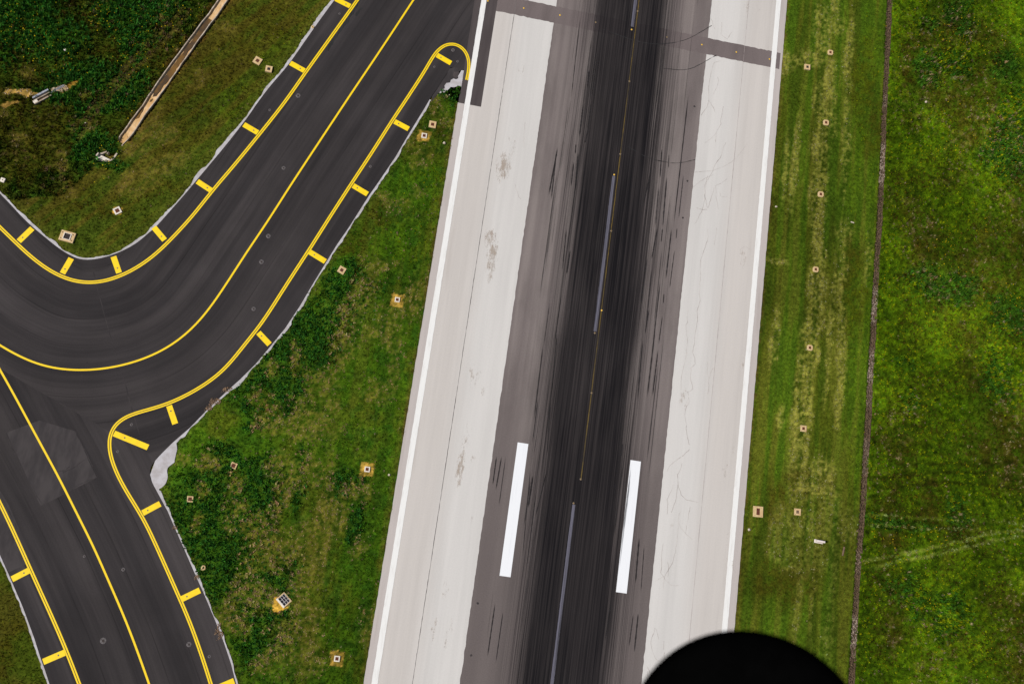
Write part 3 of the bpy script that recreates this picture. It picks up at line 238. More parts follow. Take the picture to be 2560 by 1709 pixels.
def inside(px, py, poly):
    poly = np.asarray(poly, float)
    res = np.zeros(px.shape, bool)
    x0, y0 = poly[-1]
    bb = (px >= poly[:, 0].min()) & (px <= poly[:, 0].max()) & (py >= poly[:, 1].min()) & (py <= poly[:, 1].max())
    X = px[bb]; Y = py[bb]; r = np.zeros(X.shape, bool)
    for x1, y1 in poly:
        if y0 != y1:
            c = ((y0 > Y) != (y1 > Y)) & (X < (x1-x0)*(Y-y0)/(y1-y0)+x0)
            r ^= c
        x0, y0 = x1, y1
    res[bb] = r
    return res

def seg_dist(px, py, q):
    """distance to a polyline, signed by side (left positive), and the length along it."""
    q = np.asarray(q, float)
    best = np.full(px.shape, 1e9); side = np.zeros(px.shape); along = np.zeros(px.shape); s = 0.0
    for (ax, ay), (bx, by) in zip(q[:-1], q[1:]):
        dx, dy = bx-ax, by-ay; L2 = dx*dx+dy*dy + 1e-12; L = math.sqrt(L2)
        t = np.clip(((px-ax)*dx+(py-ay)*dy)/L2, 0, 1)
        d = np.hypot(px-ax-t*dx, py-ay-t*dy)
        m = d < best
        best[m] = d[m]; side[m] = np.sign(dx*(py-ay)-dy*(px-ax))[m]; along[m] = (s+t*L)[m]
        s += L
    return best, side, along

class Noise:
    def __init__(self, seed):
        self.t = np.random.default_rng(seed).random((512, 512)).astype(np.float32)
    def v(self, x, y):
        xi = np.floor(x).astype(int); yi = np.floor(y).astype(int)
        fx = x-xi; fy = y-yi
        fx = fx*fx*(3-2*fx); fy = fy*fy*(3-2*fy)
        t = self.t; a = xi & 511; b = (xi+1) & 511; c = yi & 511; d = (yi+1) & 511
        return (t[a, c]*(1-fx)+t[b, c]*fx)*(1-fy)+(t[a, d]*(1-fx)+t[b, d]*fx)*fy
    def fbm(self, x, y, o=4):
        s = 0; amp = 1; tot = 0
        for i in range(o):
            s = s + amp*self.v(x*(2**i)+37.3*i, y*(2**i)+11.7*i); tot += amp; amp *= 0.55
        return s/tot

def sstep(a, b, x):
    t = np.clip((x-a)/(b-a), 0, 1)
    return t*t*(3-2*t)

def mesh_np(name, verts, faces, cols=None):
    """verts (n,3), faces (m,k) all of one size."""
    me = bpy.data.meshes.new(name)
    n, (m, k) = len(verts), faces.shape
    me.vertices.add(n); me.vertices.foreach_set('co', np.ascontiguousarray(verts, np.float32).ravel())
    me.loops.add(m*k); me.loops.foreach_set('vertex_index', np.ascontiguousarray(faces, np.int32).ravel())
    me.polygons.add(m); me.polygons.foreach_set('loop_start', np.arange(0, m*k, k, dtype=np.int32))
    me.polygons.foreach_set('loop_total', np.full(m, k, np.int32))
    me.update(calc_edges=True)
    if cols is not None:
        a = me.attributes.new('Col', 'FLOAT_COLOR', 'POINT')
        a.data.foreach_set('color', np.ascontiguousarray(np.c_[cols, np.ones(n)], np.float32).ravel())
    return me

# ------------------------------------------------------------------ materials
def mat(name, rough=0.9, spec=0.2):
    m = bpy.data.materials.new(name)
    m.use_nodes = True
    n = m.node_tree.nodes; b = n['Principled BSDF']
    b.inputs['Roughness'].default_value = rough
    b.inputs['Specular IOR Level'].default_value = spec
    return m, n, m.node_tree.links, b

def mixc(n, l, fac, a, b, mode='MIX'):
    x = n.new('ShaderNodeMix'); x.data_type = 'RGBA'; x.blend_type = mode
    for s, v in ((x.inputs[0], fac), (x.inputs[6], a), (x.inputs[7], b)):
        if hasattr(v, 'is_linked'): l.new(v, s)
        elif isinstance(v, (int, float)): s.default_value = v
        else: s.default_value = (*v, 1)
    return x.outputs[2]

def math_(n, l, op, a, b=None, c=None, clamp=False):
    x = n.new('ShaderNodeMath'); x.operation = op; x.use_clamp = clamp
    for i, v in enumerate((a, b, c)):
        if v is None: continue
        if hasattr(v, 'is_linked'): l.new(v, x.inputs[i])
        else: x.inputs[i].default_value = v
    return x.outputs[0]

def ramp(n, l, v, a, b, lo=0.0, hi=1.0):
    x = n.new('ShaderNodeMapRange'); x.clamp = True; x.interpolation_type = 'SMOOTHSTEP'
    l.new(v, x.inputs[0])
    x.inputs[1].default_value = a; x.inputs[2].default_value = b; x.inputs[3].default_value = lo; x.inputs[4].default_value = hi
    return x.outputs[0]

def noise(n, l, scale=(1, 1, 1), loc=(0, 0, 0), detail=4, rough=0.6, vec=None, tex=1.0, dist=0.0):
    mp = n.new('ShaderNodeMapping'); mp.inputs['Scale'].default_value = scale; mp.inputs['Location'].default_value = loc
    if vec is None:
        tc = n.new('ShaderNodeTexCoord'); vec = tc.outputs['Object']
    l.new(vec, mp.inputs[0])
    t = n.new('ShaderNodeTexNoise'); t.inputs['Scale'].default_value = tex; t.inputs['Detail'].default_value = detail
    t.inputs['Roughness'].default_value = rough; t.inputs['Distortion'].default_value = dist
    l.new(mp.outputs[0], t.inputs['Vector'])
    return t.outputs[0]

def speckled(name, base, var, scale=(1, 1, 1), rough=0.9, spec=0.2, lo=0.35, hi=0.65, bump=0.0):
    m, n, l, b = mat(name, rough, spec)
    f = ramp(n, l, noise(n, l, scale), lo, hi)
    l.new(mixc(n, l, f, base, var), b.inputs['Base Color'])
    if bump:
        bp = n.new('ShaderNodeBump'); bp.inputs['Strength'].default_value = bump; bp.inputs['Distance'].default_value = 0.05
        l.new(noise(n, l, (8, 8, 8)), bp.inputs['Height']); l.new(bp.outputs[0], b.inputs['Normal'])
    return m

def xy(n, l):
    tc = n.new('ShaderNodeTexCoord'); s = n.new('ShaderNodeSeparateXYZ'); l.new(tc.outputs['Object'], s.inputs[0])
    return s.outputs[0], s.outputs[1]

def rubber_fac(n, l):
    """how much tyre rubber lies on the runway: a dense band of fine lengthwise smears."""
    x, y = xy(n, l)
    drift = math_(n, l, 'MULTIPLY', math_(n, l, 'ADD', y, -15.0), -0.016)
    big = math_(n, l, 'MULTIPLY', math_(n, l, 'ADD', noise(n, l, (0.01, 0.03, 1), detail=2), -0.5), 2.0)
    xc = math_(n, l, 'SUBTRACT', math_(n, l, 'ADD', x, big), math_(n, l, 'ADD', drift, 0.6))
    wob = math_(n, l, 'MULTIPLY', math_(n, l, 'ADD', noise(n, l, (0.9, 0.008, 1), (3, 1, 0), detail=6, rough=0.78), -0.5), 6.5)
    d = math_(n, l, 'ABSOLUTE', math_(n, l, 'ADD', xc, wob))
    core = ramp(n, l, d, 12.2, 4.2)
    s1 = ramp(n, l, noise(n, l, (3.2, 0.02, 1), (9, 4, 0), detail=5, rough=0.75), 0.34, 0.62)
    s2 = ramp(n, l, noise(n, l, (1.1, 0.012, 1), (1, 7, 0), detail=3, rough=0.6), 0.38, 0.64)
    patch = ramp(n, l, noise(n, l, (0.12, 0.035, 1), (5, 5, 0), detail=3), 0.3, 0.7, 0.93, 1.0)
    st = noise(n, l, (4.2, 0.016, 1), (2, 8, 0), detail=6, rough=0.8)
    mid = math_(n, l, 'MULTIPLY', math_(n, l, 'MULTIPLY', core, math_(n, l, 'SUBTRACT', 1.0, core)), 5.2)
    raw = math_(n, l, 'ADD', math_(n, l, 'MULTIPLY', core, 1.12), math_(n, l, 'MULTIPLY', math_(n, l, 'MULTIPLY', math_(n, l, 'ADD', st, -0.52), 2.6), mid), clamp=True)
    f = math_(n, l, 'MULTIPLY', raw, math_(n, l, 'ADD', 0.86, math_(n, l, 'MULTIPLY', s1, 0.16)))
    outer = ramp(n, l, d, 14.0, 5.0)
    f2 = math_(n, l, 'MULTIPLY', math_(n, l, 'MULTIPLY', outer, s2), 0.62)
    return math_(n, l, 'MULTIPLY', math_(n, l, 'MAXIMUM', f, f2), patch, clamp=True)

RUBBER = (0.0088, 0.0080, 0.0094)
def asphalt_old(name, base, base2):
    m, n, l, b = mat(name, 0.9, 0.08)
    lane = ramp(n, l, noise(n, l, (0.45, 0.012, 1), (2, 2, 0), detail=3), 0.35, 0.68)
    c = mixc(n, l, lane, base, base2)
    blot = ramp(n, l, noise(n, l, (0.16, 0.05, 1), (8, 3, 0), detail=4), 0.42, 0.7, 0, 0.45)
    c = mixc(n, l, blot, c, tuple(v*0.62 for v in base))
    x_, y_ = xy(n, l)
    c = mixc(n, l, ramp(n, l, y_, 5, -45, 0, 0.75), c, tuple(v*0.72 for v in base))  # darker asphalt towards low y, partly lens vignetting put into the colour
    g = ramp(n, l, noise(n, l, (5, 5, 5), detail=5, rough=0.8), 0.3, 0.7, 0.88, 1.1)
    cc = n.new('ShaderNodeCombineColor'); [l.new(g, cc.inputs[i]) for i in range(3)]
    c = mixc(n, l, 1.0, c, cc.outputs[0], 'MULTIPLY')
    c = mixc(n, l, rubber_fac(n, l), c, RUBBER)
    l.new(c, b.inputs['Base Color'])
    return m

M_ASPH = asphalt_old('worn_asphalt', (0.175, 0.146, 0.140), (0.235, 0.200, 0.188))
M_BAND = asphalt_old('trench_asphalt', (0.165, 0.135, 0.131), (0.180, 0.147, 0.142))

def pale_mat():
    m, n, l, b = mat('pale_pavement', 0.9, 0.2)
    x, y = xy(n, l)
    ax = math_(n, l, 'ABSOLUTE', x)
    # the inner lanes are a newer, whiter mix than the outer lanes, the outermost is older and greyer
    inner = mixc(n, l, ramp(n, l, ax, 19.5, 24.5), (0.615, 0.59, 0.562), (0.565, 0.525, 0.49))
    c = mixc(n, l, ramp(n, l, ax, 28.3, 28.6), inner, (0.50, 0.45, 0.425))
    st = ramp(n, l, noise(n, l, (1.3, 0.015, 1), detail=4, rough=0.7), 0.36, 0.66, 0.975, 1.015)
    st2 = ramp(n, l, noise(n, l, (0.3, 0.02, 1), (4, 4, 0), detail=5), 0.35, 0.65, 0.945, 1.02)
    gr = ramp(n, l, noise(n, l, (4, 4, 4), detail=5, rough=0.8), 0.3, 0.7, 0.955, 1.03)
    g = math_(n, l, 'MULTIPLY', math_(n, l, 'MULTIPLY', st, gr), st2)
    cc = n.new('ShaderNodeCombineColor'); [l.new(g, cc.inputs[i]) for i in range(3)]
    c = mixc(n, l, 1.0, c, cc.outputs[0], 'MULTIPLY')
    # dirt along the outer edge
    dirt = math_(n, l, 'MULTIPLY', ramp(n, l, ax, 26.2, 28.0), ramp(n, l, noise(n, l, (0.8, 0.06, 1), (2, 9, 0), detail=4), 0.5, 0.75, 0, 0.35))
    c = mixc(n, l, dirt, c, (0.33, 0.28, 0.25))
    l.new(c, b.inputs['Base Color'])
    return m
M_PALE = pale_mat()

def taxi_mat(name, base, base2):
    m, n, l, b = mat(name, 0.9, 0.10)
    at = n.new('ShaderNodeAttribute'); at.attribute_name = 'lane'
    v = at.outputs['Vector']
    lane = ramp(n, l, noise(n, l, (0.22, 0.008, 1), (0, 0, 0), detail=4, rough=0.65, vec=v), 0.34, 0.66)
    c = mixc(n, l, lane, base, base2)
    fine = ramp(n, l, noise(n, l, (1.6, 0.03, 1), (3, 0, 0), detail=4, rough=0.7, vec=v), 0.3, 0.7, 0.91, 1.09)
    g = ramp(n, l, noise(n, l, (6, 6, 6), detail=5, rough=0.85), 0.3, 0.7, 0.86, 1.13)
    blot = ramp(n, l, noise(n, l, (0.05, 0.05, 1), (1, 4, 0), detail=4), 0.35, 0.7, 0.86, 1.12)
    g = math_(n, l, 'MULTIPLY', math_(n, l, 'MULTIPLY', g, fine), blot)
    # cold joints between the paved lanes
    sv = n.new('ShaderNodeSeparateXYZ'); l.new(v, sv.inputs[0])
    fr = math_(n, l, 'ABSOLUTE', math_(n, l, 'SUBTRACT', math_(n, l, 'FRACT', math_(n, l, 'DIVIDE', math_(n, l, 'ADD', sv.outputs[0], 101.3), 4.3)), 0.5))
    jn = ramp(n, l, noise(n, l, (0.3, 0.05, 1), (7, 2, 0), detail=3, vec=v), 0.35, 0.6)
    joint = math_(n, l, 'MULTIPLY', ramp(n, l, fr, 0.030, 0.006, 0.0, 0.30), jn)
    lanes = n.new('ShaderNodeTexWhiteNoise'); lanes.noise_dimensions = '1D'
    l.new(math_(n, l, 'FLOOR', math_(n, l, 'DIVIDE', math_(n, l, 'ADD', sv.outputs[0], 103.45), 4.3)), lanes.inputs['W'])
    g = math_(n, l, 'MULTIPLY', g, math_(n, l, 'SUBTRACT', ramp(n, l, lanes.outputs['Value'], 0.0, 1.0, 0.93, 1.08), joint))
    cc = n.new('ShaderNodeCombineColor'); [l.new(g, cc.inputs[i]) for i in range(3)]
    c = mixc(n, l, 1.0, c, cc.outputs[0], 'MULTIPLY')
    l.new(c, b.inputs['Base Color'])
    return m
M_TAXI = taxi_mat('taxiway_asphalt', (0.031, 0.0275, 0.0285), (0.054, 0.047, 0.047))
M_STRIPD = speckled('edge_asphalt', (0.068, 0.056, 0.056), (0.084, 0.070, 0.069), (0.8, 0.1, 1), 0.9, 0.10)
M_PATCH = speckled('patch_asphalt', (0.042, 0.037, 0.038), (0.064, 0.056, 0.056), (0.5, 0.16, 1), 0.9, 0.10)
M_SEAM = speckled('asphalt_seam', (0.030, 0.026, 0.027), (0.05, 0.043, 0.043), (0.6, 0.6, 1))
M_EDGE = speckled('concrete_edging', (0.52, 0.50, 0.52), (0.42, 0.39, 0.39), (0.9, 0.9, 1))
M_JOINT = speckled('joint_sealer', (0.10, 0.09, 0.085), (0.22, 0.2, 0.19), (0.3, 0.15, 1))
M_JOINT2 = speckled('thin_joint', (0.30, 0.25, 0.24), (0.45, 0.40, 0.38), (0.3, 0.1, 1))
M_CRACK = speckled('crack', (0.33, 0.285, 0.26), (0.54, 0.50, 0.47), (0.25, 0.25, 1))
M_STAIN, _n, _l, _b = mat('brown_scuff')
_l.new(mixc(_n, _l, ramp(_n, _l, noise(_n, _l, (2, 2, 2)), 0.4, 0.6), (0.42, 0.36, 0.305), (0.53, 0.47, 0.42)), _b.inputs['Base Color'])
def paint(name, base, worn, lo, hi, sc):
    m, n, l, b = mat(name, 0.6, 0.35)
    f = ramp(n, l, noise(n, l, sc, detail=5, rough=0.75), lo, hi)
    l.new(mixc(n, l, f, base, worn), b.inputs['Base Color'])
    return m
M_YEL = paint('yellow_paint', (0.92, 0.64, 0.004), (0.84, 0.53, 0.008), 0.5, 0.72, (1.4, 1.4, 1))
M_YBAR = paint('yellow_bar_paint', (0.94, 0.68, 0.004), (0.90, 0.60, 0.006), 0.45, 0.6, (1.2, 1.2, 1))
M_WHITE = paint('white_edge_paint', (0.80, 0.79, 0.765), (0.69, 0.67, 0.64), 0.48, 0.72, (2.0, 0.25, 1))
M_TDZ = paint('white_marking_paint', (0.83, 0.84, 0.86), (0.74, 0.75, 0.78), 0.5, 0.75, (3.5, 0.12, 1))
M_WORNW = paint('rubbed_white_paint', (0.150, 0.143, 0.185), (0.045, 0.043, 0.054), 0.40, 0.60, (7.0, 0.05, 1))
M_WORNY = paint('rubbed_yellow_paint', (0.135, 0.088, 0.017), (0.045, 0.034, 0.018), 0.38, 0.62, (1.0, 0.12, 1))
def soft_mat(name, base, var, sc, amax, lo, hi, amp=1.6, rg=0.75):
    m, n, l, b = mat(name, 0.9, 0.06)
    at = n.new('ShaderNodeAttribute'); at.attribute_name = 'w'
    ns = noise(n, l, sc, detail=6, rough=rg)
    l.new(mixc(n, l, ramp(n, l, ns, 0.35, 0.65), base, var), b.inputs['Base Color'])
    a = math_(n, l, 'ADD', at.outputs['Fac'], math_(n, l, 'MULTIPLY', math_(n, l, 'ADD', ns, -0.5), amp))
    l.new(ramp(n, l, a, lo, hi, 0.0, amax), b.inputs['Alpha'])
    return m
def soft_strips(name, items, m, parent):
    """ribbons (polyline, half widths, height) that fade out across their width."""
    V, F, Wt = [], [], []
    for q, hw, z, am in items:
        n_ = normals2(q); k = len(V)
        for i, p in enumerate(q):
            e = min(1.0, 5*min(i, len(q)-1-i)/len(q)+0.15)*am
            for t, w in ((-1, 0), (-0.35, 1), (0.35, 1), (1, 0)):
                V.append((*(p+n_[i]*hw[i]*t), z)); Wt.append(w*e)
        for i in range(len(q)-1):
            for j in range(3): a = k+i*4+j; F.append((a, a+1, a+5, a+4))
    me = mesh_np(name, np.array(V), np.array(F))
    at = me.attributes.new('w', 'FLOAT', 'POINT'); at.data.foreach_set('value', np.array(Wt, np.float32))
    return obj(name, me, m, parent)
M_RUBS = soft_mat('tyre_smear', (0.018, 0.017, 0.018), (0.036, 0.033, 0.034), (3.5, 0.045, 1), 0.78, 0.10, 1.05, 0.9)
M_STAINS = soft_mat('brown_scuff_soft', (0.36, 0.265, 0.19), (0.44, 0.36, 0.29), (1.5, 0.55, 1), 0.62, 0.72, 1.30, 2.6, 0.8)
M_RUB = speckled('tyre_rubber_mark', (0.020, 0.020, 0.021), (0.034, 0.033, 0.034), (3, 0.1, 1))
M_AMBER, _n, _l, _b = mat('amber_lens', 0.3, 0.5); _b.inputs['Base Color'].default_value = (0.85, 0.50, 0.03, 1)
M_AMBER2, _n, _l, _b = mat('dusty_amber_lens', 0.5, 0.4); _b.inputs['Base Color'].default_value = (0.20, 0.13, 0.05, 1)
M_IRON = speckled('cast_iron', (0.12, 0.10, 0.09), (0.2, 0.17, 0.15), (6, 6, 6), 0.6, 0.4)
M_SANDCON = speckled('sandy_concrete', (0.66, 0.49, 0.27), (0.56, 0.38, 0.19), (3, 3, 3), bump=0.2)
M_WCON = speckled('white_concrete', (0.78, 0.72, 0.64), (0.68, 0.60, 0.50), (3, 3, 3), bump=0.2)
M_RUST = speckled('rusty_cover', (0.16, 0.045, 0.022), (0.10, 0.035, 0.022), (4, 4, 4), 0.8, 0.3)
M_DARKC = speckled('dark_cover', (0.03, 0.024, 0.022), (0.055, 0.04, 0.035), (5, 5, 5), 0.8, 0.3)
M_GREYC = speckled('grey_brown_cover', (0.20, 0.13, 0.08), (0.14, 0.09, 0.06), (5, 5, 5), 0.8, 0.3)
M_HOLE, _n, _l, _b = mat('hole_dark'); _b.inputs['Base Color'].default_value = (0.04, 0.025, 0.015, 1)
M_CONC = speckled('drain_concrete', (0.58, 0.50, 0.41), (0.36, 0.28, 0.20), (1.2, 1.2, 1.2), bump=0.2)
M_GCONC = speckled('grey_concrete', (0.40, 0.42, 0.48), (0.30, 0.31, 0.35), (2, 2, 2))
M_SAND = speckled('drain_sand', (0.56, 0.34, 0.14), (0.72, 0.50, 0.28), (0.5, 0.5, 1), bump=0.3)
M_WATER, _n, _l, _b = mat('muddy_water', 0.35, 0.3)
_l.new(mixc(_n, _l, ramp(_n, _l, noise(_n, _l, (0.22, 0.22, 1), detail=3), 0.4, 0.62), (0.075, 0.048, 0.026), (0.19, 0.10, 0.025)), _b.inputs['Base Color'])
M_MOSS = speckled('ochre_moss', (0.17, 0.115, 0.012), (0.09, 0.08, 0.015), (1.2, 1.2, 1))
M_STEEL = speckled('galvanised_bar', (0.62, 0.60, 0.60), (0.5, 0.47, 0.46), (4, 4, 4), 0.5, 0.4)
M_PIT, _n, _l, _b = mat('pit_dark'); _b.inputs['Base Color'].default_value = (0.035, 0.028, 0.035, 1)
M_SIGN = speckled('white_panel', (0.80, 0.72, 0.68), (0.72, 0.62, 0.56), (2, 2, 2), 0.5, 0.4)
M_TYRE = speckled('black_tyre', (0.0012, 0.0012, 0.0012), (0.0016, 0.0016, 0.0016), (40, 40, 40), 1.0, 0.0)
M_RIM = speckled('black_rim', (0.005, 0.005, 0.005), (0.007, 0.007, 0.007), (40, 40, 40), 0.8, 0.1)
def col_mat(name, rough=0.95, spec=0.03, transl=0.0, fine=None):
    m, n, l, b = mat(name, rough, spec)
    at = n.new('ShaderNodeAttribute'); at.attribute_name = 'Col'
    c = at.outputs['Color']
    if fine:
        f = noise(n, l, (fine, fine, fine), detail=5, rough=0.8)
        g = ramp(n, l, f, 0.25, 0.75, 0.45, 1.5)
        cc = n.new('ShaderNodeCombineColor'); [l.new(g, cc.inputs[i]) for i in range(3)]
        c = mixc(n, l, 1.0, c, cc.outputs[0], 'MULTIPLY')
        bp = n.new('ShaderNodeBump'); bp.inputs['Strength'].default_value = 0.7; bp.inputs['Distance'].default_value = 0.12
        l.new(noise(n, l, (fine*0.8,)*3, detail=4, rough=0.7), bp.inputs['Height']); l.new(bp.outputs[0], b.inputs['Normal'])
    l.new(c, b.inputs['Base Color'])
    if transl:
        t = n.new('ShaderNodeBsdfTranslucent'); l.new(c, t.inputs['Color'])
        mx = n.new('ShaderNodeMixShader'); mx.inputs[0].default_value = transl
        l.new(b.outputs[0], mx.inputs[1]); l.new(t.outputs[0], mx.inputs[2]); l.new(mx.outputs[0], n['Material Output'].inputs['Surface'])
    return m
M_GROUND = col_mat('soil_and_turf', fine=2.2)
M_GRASS = col_mat('grass_blades', 0.85, 0.06, 0.25)
M_STONE = col_mat('rubble_stone', 0.9, 0.2)

# ------------------------------------------------------------------ outlines
rng = np.random.default_rng(7)
XE = 30.15
UPIN, UPOUT = smooth(D['upin'], 0.8), smooth(D['upout'], 0.35)
LOWIN = np.array(D['lowin']); LOWOUT = np.array(D['lowout'])
LEFTIN, LEFTOUT = np.array(D['leftin']), np.array(D['leftout'])
tip = D['tip_rubble'][:5][::-1]
def ragged(q, amp, seed):
    r = np.random.default_rng(seed); q = np.array(q, float); n = normals2(q)
    return q + n*r.normal(0, amp, (len(q), 1))
def refine(q, step):
    q = np.array(q, float); out = []
    for a, b in zip(q[:-1], q[1:]):
        k = max(1, int(np.linalg.norm(b-a)/step)); out.append(a + (b-a)*np.linspace(0, 1, k, endpoint=False)[:, None])
    out.append(q[-1:]); return np.vstack(out)
def overgrow(q, inn, seed, hi):
    N = Noise(seed); s = np.r_[0, np.cumsum(np.linalg.norm(np.diff(q, axis=0), axis=1))]
    f = hi*sstep(0.25, 0.8, N.fbm(s/1.6, s*0+1, 4))
    w = np.empty_like(q)
    for i, p in enumerate(q):
        w[i] = inn[np.argmin(((inn-p)**2).sum(1))]
    d = np.linalg.norm(w-q, axis=1); f = np.minimum(f, 0.9)*np.where(d > 1.3, 0.04, 1.0)
    return q+(w-q)*f[:, None]
UPOUT = overgrow(UPOUT, UPIN, 31, 0.6)
LOWOUT = overgrow(refine(LOWOUT, 0.4), refine(LOWIN, 0.4), 32, 0.6)
UPOUT_R = ragged(UPOUT, 0.035, 1)
LOWOUT_R = ragged(refine(LOWOUT, 0.4), 0.05, 2)
LEFTOUT_R = ragged(refine(LEFTOUT, 0.4), 0.06, 3)
sl = np.array(D['strip_left'])
TAXI = np.vstack([UPIN, [[-40, 160], [-25.9, 160], [-25.9, 38.2]], sl[::-1], D['tip_rubble'][4:5], D['tip_rubble'][1:4][::-1], LOWIN, LEFTIN[::-1]])

VEG_EDGE = np.vstack([UPOUT, [[-40, 160], [-25.9, 160], [-25.9, 38.2], [-30.15, 38.2]], sl[::-1][1:2], sl[2:3], D['tip_patch'][-3:][::-1], D['tip_rubble'][-9:-6], LOWOUT, LEFTOUT[::-1]])
STL, STR = np.array(D['stone_l']), np.array(D['stone_r'])
DRL, DRR = np.array(D['drain_l']), np.array(D['drain_r'])
DRAIN = np.vstack([DRL, DRR[::-1]])
STONEP = np.vstack([STL, STR[::-1]])
HEADP = np.array(D['head'])
GRATEP = np.array(D['grate_sq'])
CULP = np.array(D['cul_all'])

def on_pavement(x, y):
    return (np.abs(x) < XE) | inside(x, y, VEG_EDGE)

# ------------------------------------------------------------------ vegetation field: colour and height on a 0.25 m grid
GX0, GX1, GY0, GY1, GS = -140.0, 112.0, -100.0, 118.0, 0.25
gx = np.arange(GX0, GX1+1e-6, GS); gy = np.arange(GY0, GY1+1e-6, GS)
X, Y = np.meshgrid(gx, gy, indexing='ij')
N1, N2, N3, N4 = Noise(1), Noise(2), Noise(3), Noise(4)
warpx = (N1.fbm(X/5, Y/5, 3)-0.5)*5; warpy = (N2.fbm(X/5, Y/5, 3)-0.5)*5
wx2 = (N3.fbm(X/1.2, Y/1.2, 2)-0.5)*1.6; wy2 = (N4.fbm(X/1.2, Y/1.2, 2)-0.5)*1.6

def patches(lst, k_=0.40, warp=1.0):
    W = np.zeros(X.shape, np.float32)
    for px, py, rx, ry, a in lst:
        rx = max(rx*k_, 0.35); ry = max(ry*k_, 0.35)
        big = max(rx, ry)*1.6+4
        i0 = int(np.clip((px-big-GX0)/GS, 0, len(gx))); i1 = int(np.clip((px+big-GX0)/GS, 0, len(gx)))
        j0 = int(np.clip((py-big-GY0)/GS, 0, len(gy))); j1 = int(np.clip((py+big-GY0)/GS, 0, len(gy)))
        if i1 <= i0 or j1 <= j0: continue
        s = (slice(i0, i1), slice(j0, j1))
        k = warp*min(1.0, min(rx, ry)/3.0)
        dx = X[s]-px+warpx[s]*k+wx2[s]*min(1, k*2); dy = Y[s]-py+warpy[s]*k+wy2[s]*min(1, k*2)
        t = R(a); u = dx*math.cos(t)+dy*math.sin(t); v = -dx*math.sin(t)+dy*math.cos(t)
        d = np.sqrt((u/rx)**2+(v/ry)**2)
        W[s] = np.maximum(W[s], np.clip((1.5-d)/0.9, 0, 1))
    return W*W*(3-2*W)

pav = on_pavement(X, Y)
pav_in = (np.abs(X) < XE-0.35)
side_r = X > XE
dS = (np.interp(Y, STL[::-1, 1], STL[::-1, 0]) + np.interp(Y, STR[::-1, 1], STR[::-1, 0]))/2
R4 = side_r & (X > dS); R3 = side_r & ~R4
TRI = np.vstack([D['tip_patch'][-3:][::-1], LOWOUT, [[LOWOUT[-1][0], -200], [-29, -200], [-29, 38.2]]])
R2 = (X < 0) & inside(X, Y, TRI)
R5 = (X < 0) & ~R2 & inside(X, Y, np.vstack([LEFTOUT, [[LEFTOUT[-1][0], -300], [-400, -300], [-400, LEFTOUT[0][1]]]]))
R1 = (X < 0) & ~R2 & ~R5
drain_mid = (DRL + DRR[np.linspace(0, len(DRR)-1, len(DRL)).astype(int)])/2
dd, ds, _ = seg_dist(X, Y, np.vstack([drain_mid, [[-93, 8], [-125, -2]]]))
beyond = R1 & (ds < 0)      # the rough field on the far side of the storm drain

f03 = N1.fbm(X/0.45, Y/0.45, 3); f1 = N2.fbm(X/1.3, Y/1.3, 4); f4 = N3.fbm(X/5, Y/5, 4); f15 = N4.fbm(X/17, Y/17, 3)
st1 = N1.fbm(X/0.9, Y/14, 3); st2 = N2.fbm(X/2.6, Y/40, 3)
ca, sa = math.cos(R(-36)), math.sin(R(-36))
U = X*ca+Y*sa; V = -X*sa+Y*ca
sp1 = N3.fbm(U/1.4, V/12, 3)
fleck = N4.fbm(X/0.7+9, Y/0.7, 3)

C = np.zeros((*X.shape, 3), np.float32)
def setc(m, c): C[m] = c
def mixin(w, c):
    global C
    w = np.clip(w, 0, 1)[..., None]
    C = C*(1-w) + np.array(c, np.float32)*w
GR = (0.042, 0.074, 0.010)
setc(np.ones(X.shape, bool), GR)
setc(R1, (0.060, 0.072, 0.013)); setc(beyond, (0.034, 0.054, 0.009)); setc(R2, (0.050, 0.104, 0.010)); setc(R3, (0.066, 0.112, 0.014)); setc(R4, (0.046, 0.092, 0.006)); setc(R5, (0.046, 0.066, 0.011))
mixin(R1*~beyond*sstep(0.45, 0.62, sp1)*0.7, (0.075, 0.060, 0.020))
mixin(R1*~beyond*sstep(0.52, 0.38, sp1)*0.5, (0.028, 0.058, 0.012))
mixin(R5*sstep(0.45, 0.65, f4)*0.7, (0.065, 0.055, 0.018))
mixin(beyond*sstep(0.5, 0.68, f4)*0.8, (0.016, 0.052, 0.010)); mixin(beyond*sstep(0.5, 0.3, f1)*0.6, (0.032, 0.022, 0.007))
mixin(R2*sstep(0.46, 0.66, f4)*0.5, (0.085, 0.085, 0.018)); mixin(R2*sstep(0.48, 0.34, f1)*0.5, (0.016, 0.062, 0.012))
mixin(R3*sstep(0.46, 0.62, st2)*0.6, (0.060, 0.058, 0.012)); mixin(R3*sstep(0.5, 0.64, st1)*0.5, (0.105, 0.110, 0.028)); mixin(R3*sstep(0.5, 0.36, st1)*0.45, (0.022, 0.055, 0.008))
mixin(R4*sstep(0.5, 0.35, f4)*0.6, (0.030, 0.055, 0.006)); mixin(R4*sstep(0.5, 0.66, f1)*0.45, (0.075, 0.105, 0.008))
wb, wl, wm, wt, ws = (patches(D['veg'][k], q) for k, q in (('brown', 0.50), ('lush', 0.42), ('lime', 0.50), ('tan', 0.46), ('straw', 0.40)))
fine = (f03-0.5)*0.9+(f1-0.5)*1.4
mixin(wb*np.clip(0.42+fine*1.2, 0, 0.8), (0.050, 0.044, 0.008))
wl = wl*(1-0.45*wt)
mixin(wl*np.clip(0.70+fine*1.0, 0, 1)*np.where(R4, 0.75, 1), (0.022, 0.074, 0.010))
mixin(wl*sstep(0.52, 0.66, f03)*0.5, (0.032, 0.085, 0.016))
wm = wm*np.where(R4, 0.85, 0.30)
